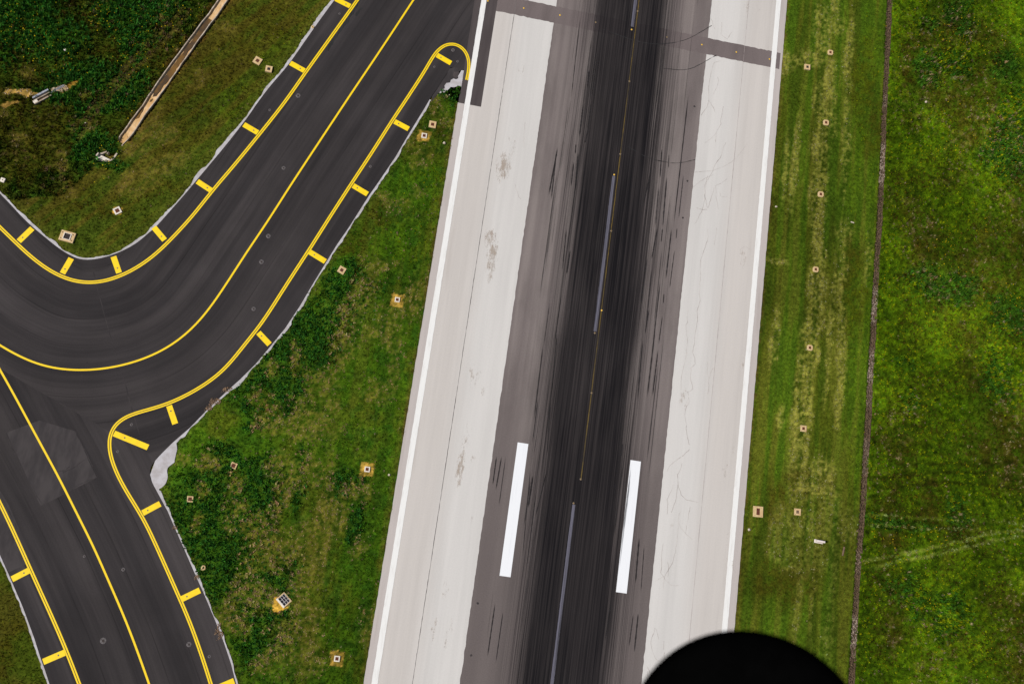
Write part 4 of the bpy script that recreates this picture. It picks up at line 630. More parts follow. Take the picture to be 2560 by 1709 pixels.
mixin(wm*np.clip(0.42+fine*1.2, 0, 1), (0.075, 0.140, 0.004))
tanf = sstep(0.44, 0.66, f03*0.65+fleck*0.35+0.12*(wt-0.5))
mixin(R2*wt*(tanf*0.45+0.04), (0.18, 0.128, 0.054))
mixin(R1*wt*(tanf*0.40+0.10), (0.120, 0.090, 0.036))
ws = ws*np.where(Y < -22, 0.40, 0.9)
mixin(ws*np.clip(0.42+(st1-0.5)*1.2+(f03-0.5)*1.6, 0, 0.8), (0.24, 0.225, 0.09))
mixin(R2*sstep(-52, -40, X)*sstep(0.52, 0.66, st1)*0.4, (0.080, 0.090, 0.022)); mixin(R2*sstep(-50, -38, X)*sstep(0.5, 0.36, st1)*0.5, (0.018, 0.055, 0.008))
# pale dried seed heads sprinkled over the rough meadow
dry = R4*sstep(0.58, 0.68, N2.fbm(X/0.75+50, Y/0.75, 2))*np.clip(sstep(0.42, 0.62, N1.fbm(X/14+9, Y/14, 3))+0.5*wb-0.7*wm, 0, 1)
mixin(dry*0.35, (0.14, 0.11, 0.055))
dry1 = beyond*sstep(0.66, 0.76, N2.fbm(X/0.9+50, Y/0.9, 2))*sstep(0.5, 0.65, N1.fbm(X/14+29, Y/14, 3))
mixin(dry1*0.7, (0.15, 0.11, 0.06))
trk = np.zeros(X.shape, np.float32); rutm = np.zeros(X.shape, np.float32)
# wheel tracks through the meadow and ruts beside the drain
for q, wd, c, a in [(q, 0.27, (0.18, 0.22, 0.06), 0.75) for q in D['tracks'][:2]] + [(q, 0.24, (0.15, 0.19, 0.035), 0.5) for q in D['tracks'][2:]] + [(q, 0.3, (0.020, 0.022, 0.005), 0.65) for q in D['darktracks']] + [(q, 0.45, (0.085, 0.062, 0.030), 0.7) for q in D['ruts']]:
    q = np.array(q); x0, y0 = q.min(0)-3; x1, y1 = q.max(0)+3
    i0, i1 = np.clip(((np.array([x0, x1])-GX0)/GS).astype(int), 0, len(gx)); j0, j1 = np.clip(((np.array([y0, y1])-GY0)/GS).astype(int), 0, len(gy))
    s = (slice(i0, i1), slice(j0, j1))
    d, _, _ = seg_dist(X[s]+wx2[s]*0.3, Y[s]+wy2[s]*0.3, smooth(q, 1.0))
    w = np.zeros(X.shape, np.float32); w[s] = np.clip(1.6-d/wd, 0, 1)*a*np.clip(0.75+(f1[s]-0.5)*2.0, 0.2, 1)
    if c[0] == 0.085: rutm = np.maximum(rutm, w)
    if c[1] > 0.15: trk = np.maximum(trk, w)
    mixin(w, c)
# ground right along the pavement edge is barer
near = np.zeros(X.shape, np.float32)
ex = np.abs(np.abs(X)-XE); near[(ex < 1.2)] = 1
mixin(near*(np.abs(X) > XE)*sstep(0.8, 0.1, ex)*np.clip(0.3+(f1-0.5)*3, 0, 0.8), (0.085, 0.055, 0.030))
d_up, _, _ = seg_dist(X, Y, D['upout']); d_lo, _, _ = seg_dist(X, Y, D['lowout'])
mixin(R1*sstep(1.8, 0.2, d_up)*0.6, (0.075, 0.085, 0.022)); mixin(R2*sstep(1.2, 0.1, d_lo)*0.45, (0.06, 0.085, 0.02))
mixin(R1*sstep(2.2, 1.2, dd)*(Y > 19)*np.clip(0.35+(f1-0.5)*3, 0, 0.8), (0.10, 0.06, 0.025))
# bare sand
bare = np.zeros(X.shape, np.float32)
for k, c in (('sandpatch', (0.40, 0.245, 0.14)), ('sandpatch2', (0.32, 0.19, 0.10)), ('sandapron', (0.62, 0.36, 0.12)), ('gravel', (0.27, 0.19, 0.11)), ('sandstrip', (0.28, 0.15, 0.05))):
    pk_ = np.array(D[k]); ck_ = pk_.mean(0); m = inside(X+wx2*0.35, Y+wy2*0.35, pk_) & R1 if k != 'sandapron' else inside(X+wx2*0.15, Y+wy2*0.15, ck_+(pk_-ck_)*1.3)
    if k in ('sandpatch', 'sandpatch2'): m = m & (f1 > 0.30)
    bare[m] = 1
    mixin(m*np.clip(0.85+(f03-0.5), 0, 1), c)
for lx, ly, a, s, k in D['lids']:
    if k == 'dirt':
        d = np.maximum(np.abs(X-lx), np.abs(Y-ly))+wx2*0.22+wy2*0.22
        m = (d < (1.12 if lx > -60 else 0.65)); bare[m] = 1
        mixin(m*np.clip(0.8+(f03-0.5)*1.2, 0, 1), (0.44, 0.27, 0.11))
C *= np.clip(1.0+(f15-0.5)*0.7+(f03-0.5)*0.9, 0.45, 1.7)[..., None]
C *= (1+R4*(fleck-0.5)*1.5+(R1|R2)*(fleck-0.5)*0.8)[..., None].clip(0.35, 1.8)
big4 = sstep(0.36, 0.62, f15)
C *= np.where(R4, 0.80+0.32*big4, 1.0)[..., None]
C[..., 2] *= 0.45; C[..., 0] *= 1.04; C[..., 1] *= 1.04
wl = wl*(1-np.clip(rutm*1.4, 0, 1))
lushness = np.clip((1-np.clip(rutm*1.4, 0, 1))*(wl+0.7*beyond*sstep(0.45, 0.65, f4)), 0, 1)
rough_h = np.clip(0.25*R3+0.55*R2+0.75*R4+0.5*R1+0.5*R5+0.8*beyond, 0.2, 1)
rough_h = rough_h*(1-0.5*np.clip(wt+ws, 0, 1)) + lushness*0.55
rough_h *= (1-bare)
H = (-0.06+(f4-0.5)*0.10 + rough_h*((f1-0.5)*0.34+(f03-0.5)*0.22)).astype(np.float32)
# keep the soil under the pavements and down in the channels
H[pav] = -0.14
for px_, py_ in ((XE, 0),):
    H[(np.abs(X) < XE+0.3) & ~pav] = np.minimum(H[(np.abs(X) < XE+0.3) & ~pav], -0.03)
edge = (np.minimum(d_up, d_lo) < 0.5) & ~pav
H[edge] = np.minimum(H[edge], -0.02)
H[pav_in] = -0.5
inner_t = inside(X, Y, TAXI) & (np.minimum(d_up, d_lo) > 2.0)
H[inner_t] = -0.35
dtaxi = inside(X, Y, DRAIN) | (dd < 1.15) & (Y > 19.5) & R1
H[dtaxi] = -0.6
H[inside(X, Y, HEADP)] = -1.1
H[inside(X, Y, STONEP)] = -0.42
H[(np.abs(X-dS) < 0.45) & side_r] = -0.42
H[inside(X, Y, GRATEP)] = -0.7
H[inside(X, Y, CULP)] = -0.6

def bary(lo, hi):   # coordinates that widen outwards to the horizon
    out = [lo]; s = 1.0
    return out
def extend(a):
    s, lo, hi, L, Hh = 1.0, a[0], a[-1], [], []
    while s < 2500:
        lo -= s; hi += s; L.append(lo); Hh.append(hi); s *= 1.7
    return np.r_[L[::-1], a, Hh], len(L)
ax_, kx = extend(gx); ay_, ky = extend(gy)
AX, AY = np.meshgrid(ax_, ay_, indexing='ij')
AZ = np.pad(H, ((kx, kx), (ky, ky)), mode='edge'); AC = np.pad(C, ((kx, kx), (ky, ky), (0, 0)), mode='edge')
outside = np.ones(AX.shape, bool); outside[kx:-kx, ky:-ky] = False
AZ[outside] = np.where(np.abs(AX[outside]) < 31, -0.5, -0.06)
AC[outside] = np.array(GR)*(0.45+0.5*N3.fbm(AX[outside]/9, AY[outside]/9, 3))[:, None]

nx, ny = AX.shape
idx = np.arange(nx*ny).reshape(nx, ny)
quads = np.stack([idx[:-1, :-1], idx[1:, :-1], idx[1:, 1:], idx[:-1, 1:]], -1).reshape(-1, 4)
gm = mesh_np('ground', np.stack([AX, AY, AZ], -1).reshape(-1, 3), quads, AC.reshape(-1, 3))
gm.polygons.foreach_set('use_smooth', np.ones(len(gm.polygons), bool))
ground = tag(obj('ground', gm, M_GROUND), kind='structure')

# ------------------------------------------------------------------ runway
def flat(name, build, m, parent, label=None):
    bm = bmesh.new(); build(bm)
    o = obj(name, bm, m, parent)
    if label: o['label'] = label
    return o
YA, YB = -420.0, 620.0
def ragged_edge(x, amp, seed, y0=-90, y1=110):
    r = np.random.default_rng(seed); ys = np.arange(y0, y1, 0.35)
    w = r.normal(0, amp, len(ys)); w = np.convolve(w, [0.25, 0.5, 0.25], 'same')
    return np.stack([x+w, ys], 1)
bm = bmesh.new()
a = ragged_edge(-XE, 0.03, 11); b = ragged_edge(XE, 0.03, 12)
poly_prism(bm, [(-XE, YA)] + list(map(tuple, a)) + [(-XE, YB), (XE, YB)] + list(map(tuple, b[::-1])) + [(XE, YA)], -0.45, 0.0)
runway = tag(obj('runway', bm, M_PALE), kind='structure')

def sheet_x(bm, xl, xr, z, y0=YA, y1=YB, amp=0.05, seed=0):
    ya = max(y0, -90); yb = min(y1, 110)
    a = ragged_edge(xl, amp, seed, ya, yb); b = ragged_edge(xr, amp, seed+1, ya, yb)
    pa = np.vstack([[[xl, y0]], a, [[xl, y1]]]); pb = np.vstack([[[xr, y0]], b, [[xr, y1]]])
    va = [bm.verts.new((*p, z)) for p in pa]; vb = [bm.verts.new((*p, z)) for p in pb]
    for i in range(len(va)-1): bm.faces.new((va[i], vb[i], vb[i+1], va[i+1]))
flat('centre_asphalt', lambda bm: sheet_x(bm, -14.87, 15.02, 0.004, amp=0.045, seed=20), M_ASPH, runway)
def band(bm):
    xs = np.arange(-25.9, 30.1, 0.4); r = np.random.default_rng(5)
    lo = [bm.verts.new((x, 57.8+r.normal(0, 0.05), 0.008)) for x in xs]; hi = [bm.verts.new((x, 61.24+r.normal(0, 0.05), 0.008)) for x in xs]
    for i in range(len(xs)-1): bm.faces.new((lo[i], lo[i+1], hi[i+1], hi[i]))
flat('cross_trench', band, M_BAND, runway)
def ribbon(x, w, z, y0, y1, jit=0.0, seed=0, step=0.5):
    r = np.random.default_rng(seed)
    ys = np.arange(y0, y1, step)
    q = np.stack([np.full(len(ys), x), ys], 1)
    def f(bm): strip_bm(bm, q, 0, w, z, jit, r)
    return f
flat('joint_line', ribbon(-22.45, 0.085, 0.012, -95, 118, 0.015, 1), M_JOINT, runway)
flat('joint_line', ribbon(22.43, 0.06, 0.012, -95, 118, 0.012, 2), M_JOINT2, runway)
for x in (-28.42, 28.42):
    flat('edge_stripe', ribbon(x, 0.97, 0.020, -160, 200, 0.012, 3), M_WHITE, runway)
for x in (-9.95, 9.95):
    flat('touchdown_mark', lambda bm: box(bm, x-0.93, x+0.93, -43.5, -21.2, 0.010, 0.014), M_TDZ, runway)
for y0 in (60.0, 0.0, -60.0, 120.0, -120.0):
    flat('centre_stripe', ribbon(0.08, 0.56, 0.012, y0+0.3, y0+29.9, 0.01, int(y0+200)), M_WORNW, runway)
flat('lead_off_line', ribbon(0.78, 0.17, 0.016, -25.6, 130, 0.01, 9), M_WORNY, runway)

def crack_path(pts, seed, amp=0.08):
    r = np.random.default_rng(seed)
    q = refine(pts, 0.35); n = normals2(q)
    w = np.cumsum(r.normal(0, amp, len(q))); w -= np.linspace(w[0], w[-1], len(q))
    return q + n*w[:, None]*0.6
bm = bmesh.new()
for i, c in enumerate(D['cracks']):
    q = crack_path(c, i)
    if len(q) > 2: strip_bm(bm, q, 0, 0.058, 0.010, 0.014, rng)
obj('cracks', bm, M_CRACK, runway)
# scuffed brown stains: many small flecks drawn out along the runway
rs = np.random.default_rng(4)
V, F, Wt = [], [], []
for i, (sx, sy, r1, r2) in enumerate(D['stains']):
    k = len(V); r1 = r1*0.95; r2 = r2*1.0
    st_ = 1.05 if i in (0, 2, 3, 7) else 0.78
    for u in np.linspace(-1, 1, 13):
        for v in np.linspace(-1, 1, 13):
            V.append((np.clip(sx+u*r1, *((-29.9, -15.0) if sx < 0 else (15.2, 29.9))), sy+v*r2, 0.0165+0.0003*i)); Wt.append(max(0, 1-(u*u+v*v))*st_)
    for a in range(12):
        for c in range(12): q = k+a*13+c; F.append((q, q+13, q+14, q+1))
me = mesh_np('scuff_stains', np.array(V), np.array(F)); at = me.attributes.new('w', 'FLOAT', 'POINT'); at.data.foreach_set('value', np.array(Wt, np.float32))
obj('scuff_stains', me, M_STAINS, runway)
items = []
def smear(p0, p1, w, z, am=1.0):
    n = 24; t = np.linspace(0, 1, n)[:, None]; q = (1-t)*np.array(p0)+t*np.array(p1)
    items.append((q, w*(0.75+0.5*rs.random(n)), z, am))
for i, (p0, p1) in enumerate(D['skids']):
    smear(p0, p1, rs.uniform(0.10, 0.19), 0.024+0.0002*i, rs.uniform(0.75, 1.2))
for i in range(70):      # lighter fine smears that fray out of the rubber band
    x = rs.choice([-1, 1])*rs.uniform(5.5, 12.2)+0.6; y = rs.uniform(-78, 92); L = rs.uniform(8, 34)
    if 8.6 < abs(x) < 11.2 and y-L < -18 and y+L > -46: continue
    smear((x+rs.normal(0, 0.1), y+L/2), (x, y-L/2), rs.uniform(0.05, 0.16), 0.040+0.0002*i, rs.uniform(0.35, 0.7))
for i, xx in enumerate((9.12, 9.17, 9.25)):
    smear((xx+0.1, -21.8-i), (xx-0.12, -34.0-3*i), 0.06, 0.056+0.0003*i, 0.8)
tag(soft_strips('tyre_marks', items, M_RUBS, runway), kind='stuff')

# curved marks left by braking vehicles across the trench
bm = bmesh.new()
def arc_marks(c):
    q = smooth(c, 0.5); strip_bm(bm, q, 0, 0.09, 0.0335, 0.02, rng)
ARCS = [[(-5.5, 58.5), (3, 57.5), (10, 59.5), (15.5, 64)], [(7, 53), (12, 54), (17, 58)], [(8, 34.4), (11.5, 34.6), (15, 36)], [(2, 36), (6, 34.6), (9, 34.4)]]
for c in ARCS: arc_marks(c)
obj('braking_curve', bm, M_RUB, runway)

# ------------------------------------------------------------------ taxiway
bm = bmesh.new()
T = TAXI[::-1] if sum(TAXI[i-1][0]*TAXI[i][1]-TAXI[i][0]*TAXI[i-1][1] for i in range(len(TAXI))) < 0 else TAXI
f = bm.faces.new([bm.verts.new((*p, 0.006)) for p in T])
bmesh.ops.triangulate(bm, faces=[f])
for ax in (0, 1):
    lo, hi = T[:, ax].min(), T[:, ax].max()
    for v in np.arange(math.ceil(lo), hi, 1.5):
        co = [0, 0, 0]; co[ax] = float(v); no = [0, 0, 0]; no[ax] = 1
        bmesh.ops.bisect_plane(bm, geom=bm.verts[:]+bm.edges[:]+bm.faces[:], plane_co=co, plane_no=no)
SE = np.array(D['seam2']); s0, s1_ = SE[0], SE[-1]; sd_ = (s1_-s0)/np.linalg.norm(s1_-s0); sn_ = np.array([-sd_[1], sd_[0]])
bmesh.ops.bisect_plane(bm, geom=bm.verts[:]+bm.edges[:]+bm.faces[:], plane_co=(*s0, 0), plane_no=(*sn_, 0))
be = [e for e in bm.edges if e.is_boundary]
r = bmesh.ops.extrude_edge_only(bm, edges=be)
for v in r['geom']:
    if isinstance(v, bmesh.types.BMVert): v.co.z = -0.4
bm.verts.ensure_lookup_table()
P = np.array([v.co[:2] for v in bm.verts])
CU = smooth(D['centre_line_upper'], 2.0); CLW = smooth(D['centre_line_lower'], 2.0)
du, su, au = seg_dist(P[:, 0], P[:, 1], CU); dl, sll, al = seg_dist(P[:, 0], P[:, 1], CLW)
lane_u = np.stack([du*su, au, 0*du], 1); lane_l = np.stack([dl*sll+70, al+300, 0*dl], 1)
me = bpy.data.meshes.new('taxiway'); bm.to_mesh(me); bm.free()
lv = np.empty(len(me.loops), np.int32); me.loops.foreach_get('vertex_index', lv)
cen = np.empty(len(me.polygons)*3, np.float32); me.polygons.foreach_get('center', cen); cen = cen.reshape(-1, 3)
tot = np.empty(len(me.polygons), np.int32); me.polygons.foreach_get('loop_total', tot)
below = np.repeat((cen[:, :2]-s0) @ sn_ < 0, tot)
at = me.attributes.new('lane', 'FLOAT_VECTOR', 'CORNER'); at.data.foreach_set('vector', np.where(below[:, None], lane_l[lv], lane_u[lv]).astype(np.float32).ravel())
taxiway = tag(obj('taxiway', me, M_TAXI), kind='structure')

def resample(q, n):
    q = np.array(q, float); d = np.r_[0, np.cumsum(np.linalg.norm(np.diff(q, axis=0), axis=1))]; u = np.linspace(0, d[-1], n)
    return np.stack([np.interp(u, d, q[:, 0]), np.interp(u, d, q[:, 1])], 1)
def slab_between(bm, a, b, z1=0.016, z0=-0.3):
    n = int(np.linalg.norm(np.diff(b, axis=0), axis=1).sum()/0.35)
    b = resample(b, n); a0 = resample(a, n*2)
    # pair every outer point with the nearest inner one, never running backwards
    k = 0; pa = []
    for p in b:
        w = a0[k:k+60]; k = min(k+int(np.argmin(((w-p)**2).sum(1))), len(a0)-1); pa.append(a0[k])
    rows = [[bm.verts.new((*p, z)) for p, z in ((pa[i], z1), (b[i], z1), (b[i], z0))] for i in range(n)]
    for r0, r1 in zip(rows[:-1], rows[1:]):
        for j in range(2): bm.faces.new((r0[j], r0[j+1], r1[j+1], r1[j]))
    bmesh.ops.recalc_face_normals(bm, faces=bm.faces[:])
def edging(name, a, b):
    bm = bmesh.new(); slab_between(bm, a, b); return obj(name, bm, M_EDGE, taxiway)
edging('concrete_edging', UPIN, UPOUT_R)
edging('concrete_edging', LOWIN[4:], LOWOUT_R[2:])
edging('concrete_edging', LEFTIN[2:], LEFTOUT_R[6:])
flat('concrete_apron', lambda bm: poly_prism(bm, D['tip_patch'], -0.3, 0.014), M_EDGE, taxiway)
flat('broken_asphalt', lambda bm: poly_prism(bm, D['tip_rubble'], -0.3, 0.018), M_PATCH, taxiway)
flat('asphalt_slab', lambda bm: poly_prism(bm, D['tip_slab'], 0.0, 0.05), M_STRIPD, taxiway)
flat('edge_asphalt', lambda bm: poly_prism(bm, [(-25.9, 38.2), (-25.9, 57.8)] + [(-25.9, 160), (-30.9, 160)] + [tuple(p) for p in D['strip_left']][:1] + [tuple(p) for p in D['strip_left']][1:], -0.2, 0.010), M_STRIPD, runway)
flat('asphalt_patch', lambda bm: poly_prism(bm, D['patch'], -0.1, 0.010), M_PATCH, taxiway)
flat('asphalt_patch', lambda bm: poly_prism(bm, D['leftpatch'], -0.1, 0.010), M_PATCH, taxiway)
bm = bmesh.new()
strip_bm(bm, refine(D['seam'], 0.8), 0, 0.10, 0.0125, 0.03, rng); strip_bm(bm, refine([s0-sd_*12, s1_], 0.8), 0, 0.06, 0.0128, 0.03, rng); strip_bm(bm, refine(D['seam3'], 0.8), 0, 0.12, 0.0131, 0.03, rng)
for i, c in enumerate(D['cracks_patch']): strip_bm(bm, crack_path(c, 60+i, 0.05), 0, 0.09, 0.0134+0.0002*i, 0.03, rng)
obj('seams', bm, M_SEAM, taxiway)
bm = bmesh.new()
for k, w in (('oil', 0.5), ('oil2', 0.35)):
    q = refine(D[k], 0.5); strip_bm(bm, q, 0, w, 0.0145 if k == 'oil' else 0.0149, 0.09, rng)
obj('oil_smear', bm, M_RUB, taxiway)

def double_line(pts):
    q = fair(pts, 0.5)
    bm = bmesh.new(); strip_bm(bm, q, -0.165, 0.23, 0.022); strip_bm(bm, q, 0.165, 0.23, 0.022)
    obj('edge_line', bm, M_YEL, taxiway)
for k in ('edge_line_upper', 'edge_line_lower', 'edge_line_left'): double_line(D[k])
for k, w in (('centre_line_upper', 0.32), ('centre_line_lower', 0.32)):
    bm = bmesh.new(); strip_bm(bm, fair(D[k], 0.5, 150), 0, w, 0.022); obj('centre_line', bm, M_YEL, taxiway)
for (p, q) in D['bars']:
    p, q = np.array(p), np.array(q); d = q-p; L = np.linalg.norm(d); u = d/L; ang = math.atan2(u[1], u[0])
    bm = bmesh.new(); box(bm, 0.22, L, -0.47, 0.47, 0.018, 0.026, ang, p)
    o = obj('shoulder_bar', bm, M_YBAR, taxiway)
    bm = bmesh.new(); cyl(bm, 0.13, 0.11, 0.026, 0.05, 12, tuple(p+u*L*0.34)); obj('stud', bm, M_IRON, o)

# ------------------------------------------------------------------ lights set into the pavements
def make_inset(matl):
    e = empty('inset_light')
    bm = bmesh.new(); cyl(bm, 0.19, 0.17, 0.0, 0.035, 16); obj('housing', bm, M_IRON, e)
    bm = bmesh.new(); cyl(bm, 0.15, 0.05, 0.035, 0.075, 12); obj('lens', bm, matl, e)
    return e
pr_a, pr_b = make_inset(M_AMBER), None
ORD = ['first', 'second', 'third', 'fourth', 'fifth', 'sixth', 'seventh', 'eighth', 'ninth', 'tenth']
ins = D['inset']
spec = []
bandl = sorted([p for p in ins if p[1] > 58 and p[1] < 61.5], key=lambda p: p[0])
for i, p in enumerate(bandl):
    if i == 0: lab = 'amber inset light at the left white edge stripe, top of photo'
    elif i == len(bandl)-1: lab = 'amber inset light touching the right white edge stripe on the cross trench'
    else: lab = '%s amber inset light from the left along the dark cross trench' % ORD[i-1]
    spec.append((p, lab, 'inset lights across the runway trench'))
cl = sorted([p for p in ins if abs(p[0]) < 0.3 and abs(p[1]-59.6) > 2], key=lambda p: -p[1])
for p, lab in zip(cl, ['amber inset light at the upper end of the middle worn centre stripe', 'amber inset light at the lower end of the middle worn centre stripe', 'faint amber inset light at the upper end of the lowest worn centre stripe']):
    spec.append((p, lab, 'inset lights at the centre stripe ends'))
lo = sorted([p for p in ins if 0.5 < p[0] < 1.2], key=lambda p: -p[1])
for i, p in enumerate(lo):
    spec.append((p, '%s small amber light from the top along the thin yellow runway line' % ORD[i], 'inset lights along the thin yellow line'))
dull = make_inset(M_AMBER2); used = set()
for p, lab, g in spec:
    src = pr_a if (58 < p[1] < 61.5 or p[1] in (30.05, 4.28)) and not (4 < abs(p[0]) < 9) else dull
    z = 0.009 if 58 < p[1] < 61.5 else 0.005
    if src.name not in used:
        used.add(src.name); o = src; o.location = (p[0], p[1], z)
    else: o = copy_thing(src, (p[0], p[1], z), 0)
    tag(o, lab, 'light', g)

def make_base():
    e = empty('light_base')
    bm = bmesh.new()
    cyl(bm, 0.42, 0.38, 0.0, 0.02, 18); obj('patch_ring', bm, M_RING, e)
    bm = bmesh.new(); cyl(bm, 0.17, 0.15, 0.02, 0.05, 14); obj('cover', bm, M_DARKC, e)
    return e
M_RING = speckled('mortar_ring', (0.16, 0.145, 0.145), (0.075, 0.066, 0.066), (3.5, 3.5, 3.5))
M_RING2 = speckled('grey_stud', (0.30, 0.29, 0.31), (0.2, 0.19, 0.2), (5, 5, 5))
base0 = make_base(); first = True
TL = ['ringed light base below the third yellow bar on the upper taxiway edge', 'small stud light base between yellow bars near the upper taxiway edge', 'small light base beside the topmost yellow bar of the taxiway', 'grey light base inside the hooked end of the yellow line', 'light base just below the hooked end, near the broken asphalt', 'small light base left of the short bar at the hooked yellow line', 'faint light base between the yellow centre line and the upper edge line', 'small light base near the grass triangle, below the second lower bar', 'ringed light base right of the centre line, mid taxiway', 'half covered ringed light base left of the double line, mid taxiway', 'ringed light base beside the yellow centre line on the bend', 'large ringed light base near the bottom, left of the lower centre line', 'ringed light base beside the lower double line near the bottom', 'small light base nearest the grass triangle at the bottom', 'small light base above the long yellow bar at the junction', 'small light base below the long yellow bar at the junction', 'worn light base right of the lower centre line', 'tiny light base near the lower centre line, upper of two']
for i, (p, lab) in enumerate(zip(D['lights'], TL)):
    o = base0 if first else copy_thing(base0, (0, 0, 0), 0)
    first = False
    o.location = (p[0], p[1], 0.007); s = [1, .55, .5, .8, .6, .5, .8, .6, .95, .95, .85, 1.15, .95, .6, .6, .55, .7, .5][i]
    o.scale = (s, s, 1)
    tag(o, lab, 'light base', 'light bases in the taxiway asphalt')
bm = bmesh.new()
for p in D['darkspots']:
    z = 0.0075 if p[0] < -30 else 0.006
    v = [bm.verts.new((p[0]+0.2*math.cos(t)*rs.uniform(.7, 1.2), p[1]+0.2*math.sin(t)*rs.uniform(.7, 1.2), z+0.004)) for t in np.linspace(0, 6.28, 9)[:-1]]
    bm.faces.new(v)
obj('oil_spots', bm, M_SEAM, taxiway)

# ------------------------------------------------------------------ inspection pits in the grass
def frame_bm(w, h, iw, ih, z0, z1, cham=0.0, bev=0.03):
    bm = bmesh.new()
    def ring(a, b, c):
        if c: return [(-a+c, -b), (a-c, -b), (a, -b+c), (a, b-c), (a-c, b), (-a+c, b), (-a, b-c), (-a, -b+c)]
        c = 0.001; return [(-a+c, -b), (a-c, -b), (a, -b+c), (a, b-c), (a-c, b), (-a+c, b), (-a, b-c), (-a, -b+c)]
    out, inn = ring(w/2, h/2, cham), ring(iw/2, ih/2, 0)
    k = 8
    O1 = [bm.verts.new((*p, z1)) for p in out]; O0 = [bm.verts.new((p[0]*1.03, p[1]*1.03, z0)) for p in out]
    I1 = [bm.verts.new((*p, z1)) for p in inn]; I0 = [bm.verts.new((*p, z0)) for p in inn]
    for i in range(k):
        j = (i+1) % k
        bm.faces.new((O1[i], O1[j], I1[j], I1[i])); bm.faces.new((O0[i], O0[j], O1[j], O1[i])); bm.faces.new((I1[i], I1[j], I0[j], I0[i]))
    return bm
def pit(kind, size):
    e = empty('inspection_pit')
    w = h = size; iw = ih = size*0.46; z1 = 0.16; cm = M_RUST; fm = M_SANDCON; ch = 0.0
    if kind == 'big': w, h, iw, ih = 1.75, 1.85, 0.62, 1.15
    if kind == 'bigl': w, h, iw, ih, z1, cm = 2.35, 1.75, 0.95, 0.95, 0.28, M_DARKC
    if kind == 'b': cm, z1 = M_DARKC, 0.30
    if kind == 'o': ch = size*0.2
    if kind == 'dirt': fm = M_WCON; iw = ih = size*0.58
    if kind == 'c': iw = ih = size*0.62; cm = M_RUST
    if kind == 'f': cm = M_GREYC
    obj('collar', frame_bm(w, h, iw, ih, -0.35, z1, ch), fm, e)
    bm = bmesh.new(); box(bm, -iw/2+0.01, iw/2-0.01, -ih/2+0.01, ih/2-0.01, -0.2, z1-0.05)
    n = 3
    for i in range(-n, n+1):
        box(bm, i*iw/(2*n+2)-0.015, i*iw/(2*n+2)+0.015, -ih/2+0.06, ih/2-0.06, z1-0.06, z1-0.035)
    cov = obj('cover', bm, cm, e)
    if kind == 'bigl':
        bm = frame_bm(1.25, 1.15, 0.98, 0.95, z1-0.05, z1+0.10); obj('cover_frame', bm, M_WCON, e)
        for sx in (-1, 1):
            for sy in (-1, 1):
                bm = bmesh.new(); cyl(bm, 0.10, 0.10, z1, z1+0.012, 10, (sx*0.88, sy*0.5)); obj('anchor_hole', bm, M_HOLE, e)
    if kind in ('big', 'f', 'e'):
        for sx in (-1, 1):
            for sy in (-1, 1):
                bm = bmesh.new(); cyl(bm, 0.045, 0.045, z1, z1+0.012, 8, (sx*w*0.34 if kind == 'big' else sx*w*.39, sy*h*0.36)); obj('anchor_hole', bm, M_HOLE, e)
    return e
PL = ['sandy concrete pit with a rusty cover and bare soil, right of the inlet headwall', 'tilted square pit with rusty cover, left of a pair by the taxiway edge', 'square pit with a dark cover, right of a pair by the taxiway edge', 'cream square pit with rusty cover, upper of two at the triangle tip', 'white collared pit in bare sand, lower of two at the triangle tip', 'tilted cream pit with rusty cover beside the taxiway edge in the triangle', 'white collared rusty pit ringed by orange sand, highest in the triangle middle', 'white collared rusty pit ringed by sand beside the runway, mid triangle', 'white collared rusty pit ringed by sand at the bottom of the triangle', 'thin cornered pit with rusty cover in dark green clover', 'thin framed pit with dark cover in clover nearest the taxiway junction', 'topmost pit of the right grass row, eight sided collar', 'cream pit nearest the runway edge, beside the end of the cross trench', 'second pit from the top of the right grass row', 'third pit from the top of the right grass row', 'fourth pit from the top of the right grass row', 'fifth pit from the top of the right grass row', 'sixth pit of the right grass row, beside pale straw', 'lowest pit of the right grass row, grey brown cover with four dark corners', 'largest cream pit with long rusty cover at the right runway edge', 'big cream pit with open dark hatch inside the taxiway bend']
k = 0
for lx, ly, a, s, kd in D['lids']:
    if kd in ('round', 'small'): continue
    o = pit(kd, s); o.location = (lx, ly, -0.02)
    o.rotation_euler = (0, 0, R(a+8 if a else 2))
    tag(o, PL[k], 'inspection pit', 'inspection pits in the grass'); k += 1

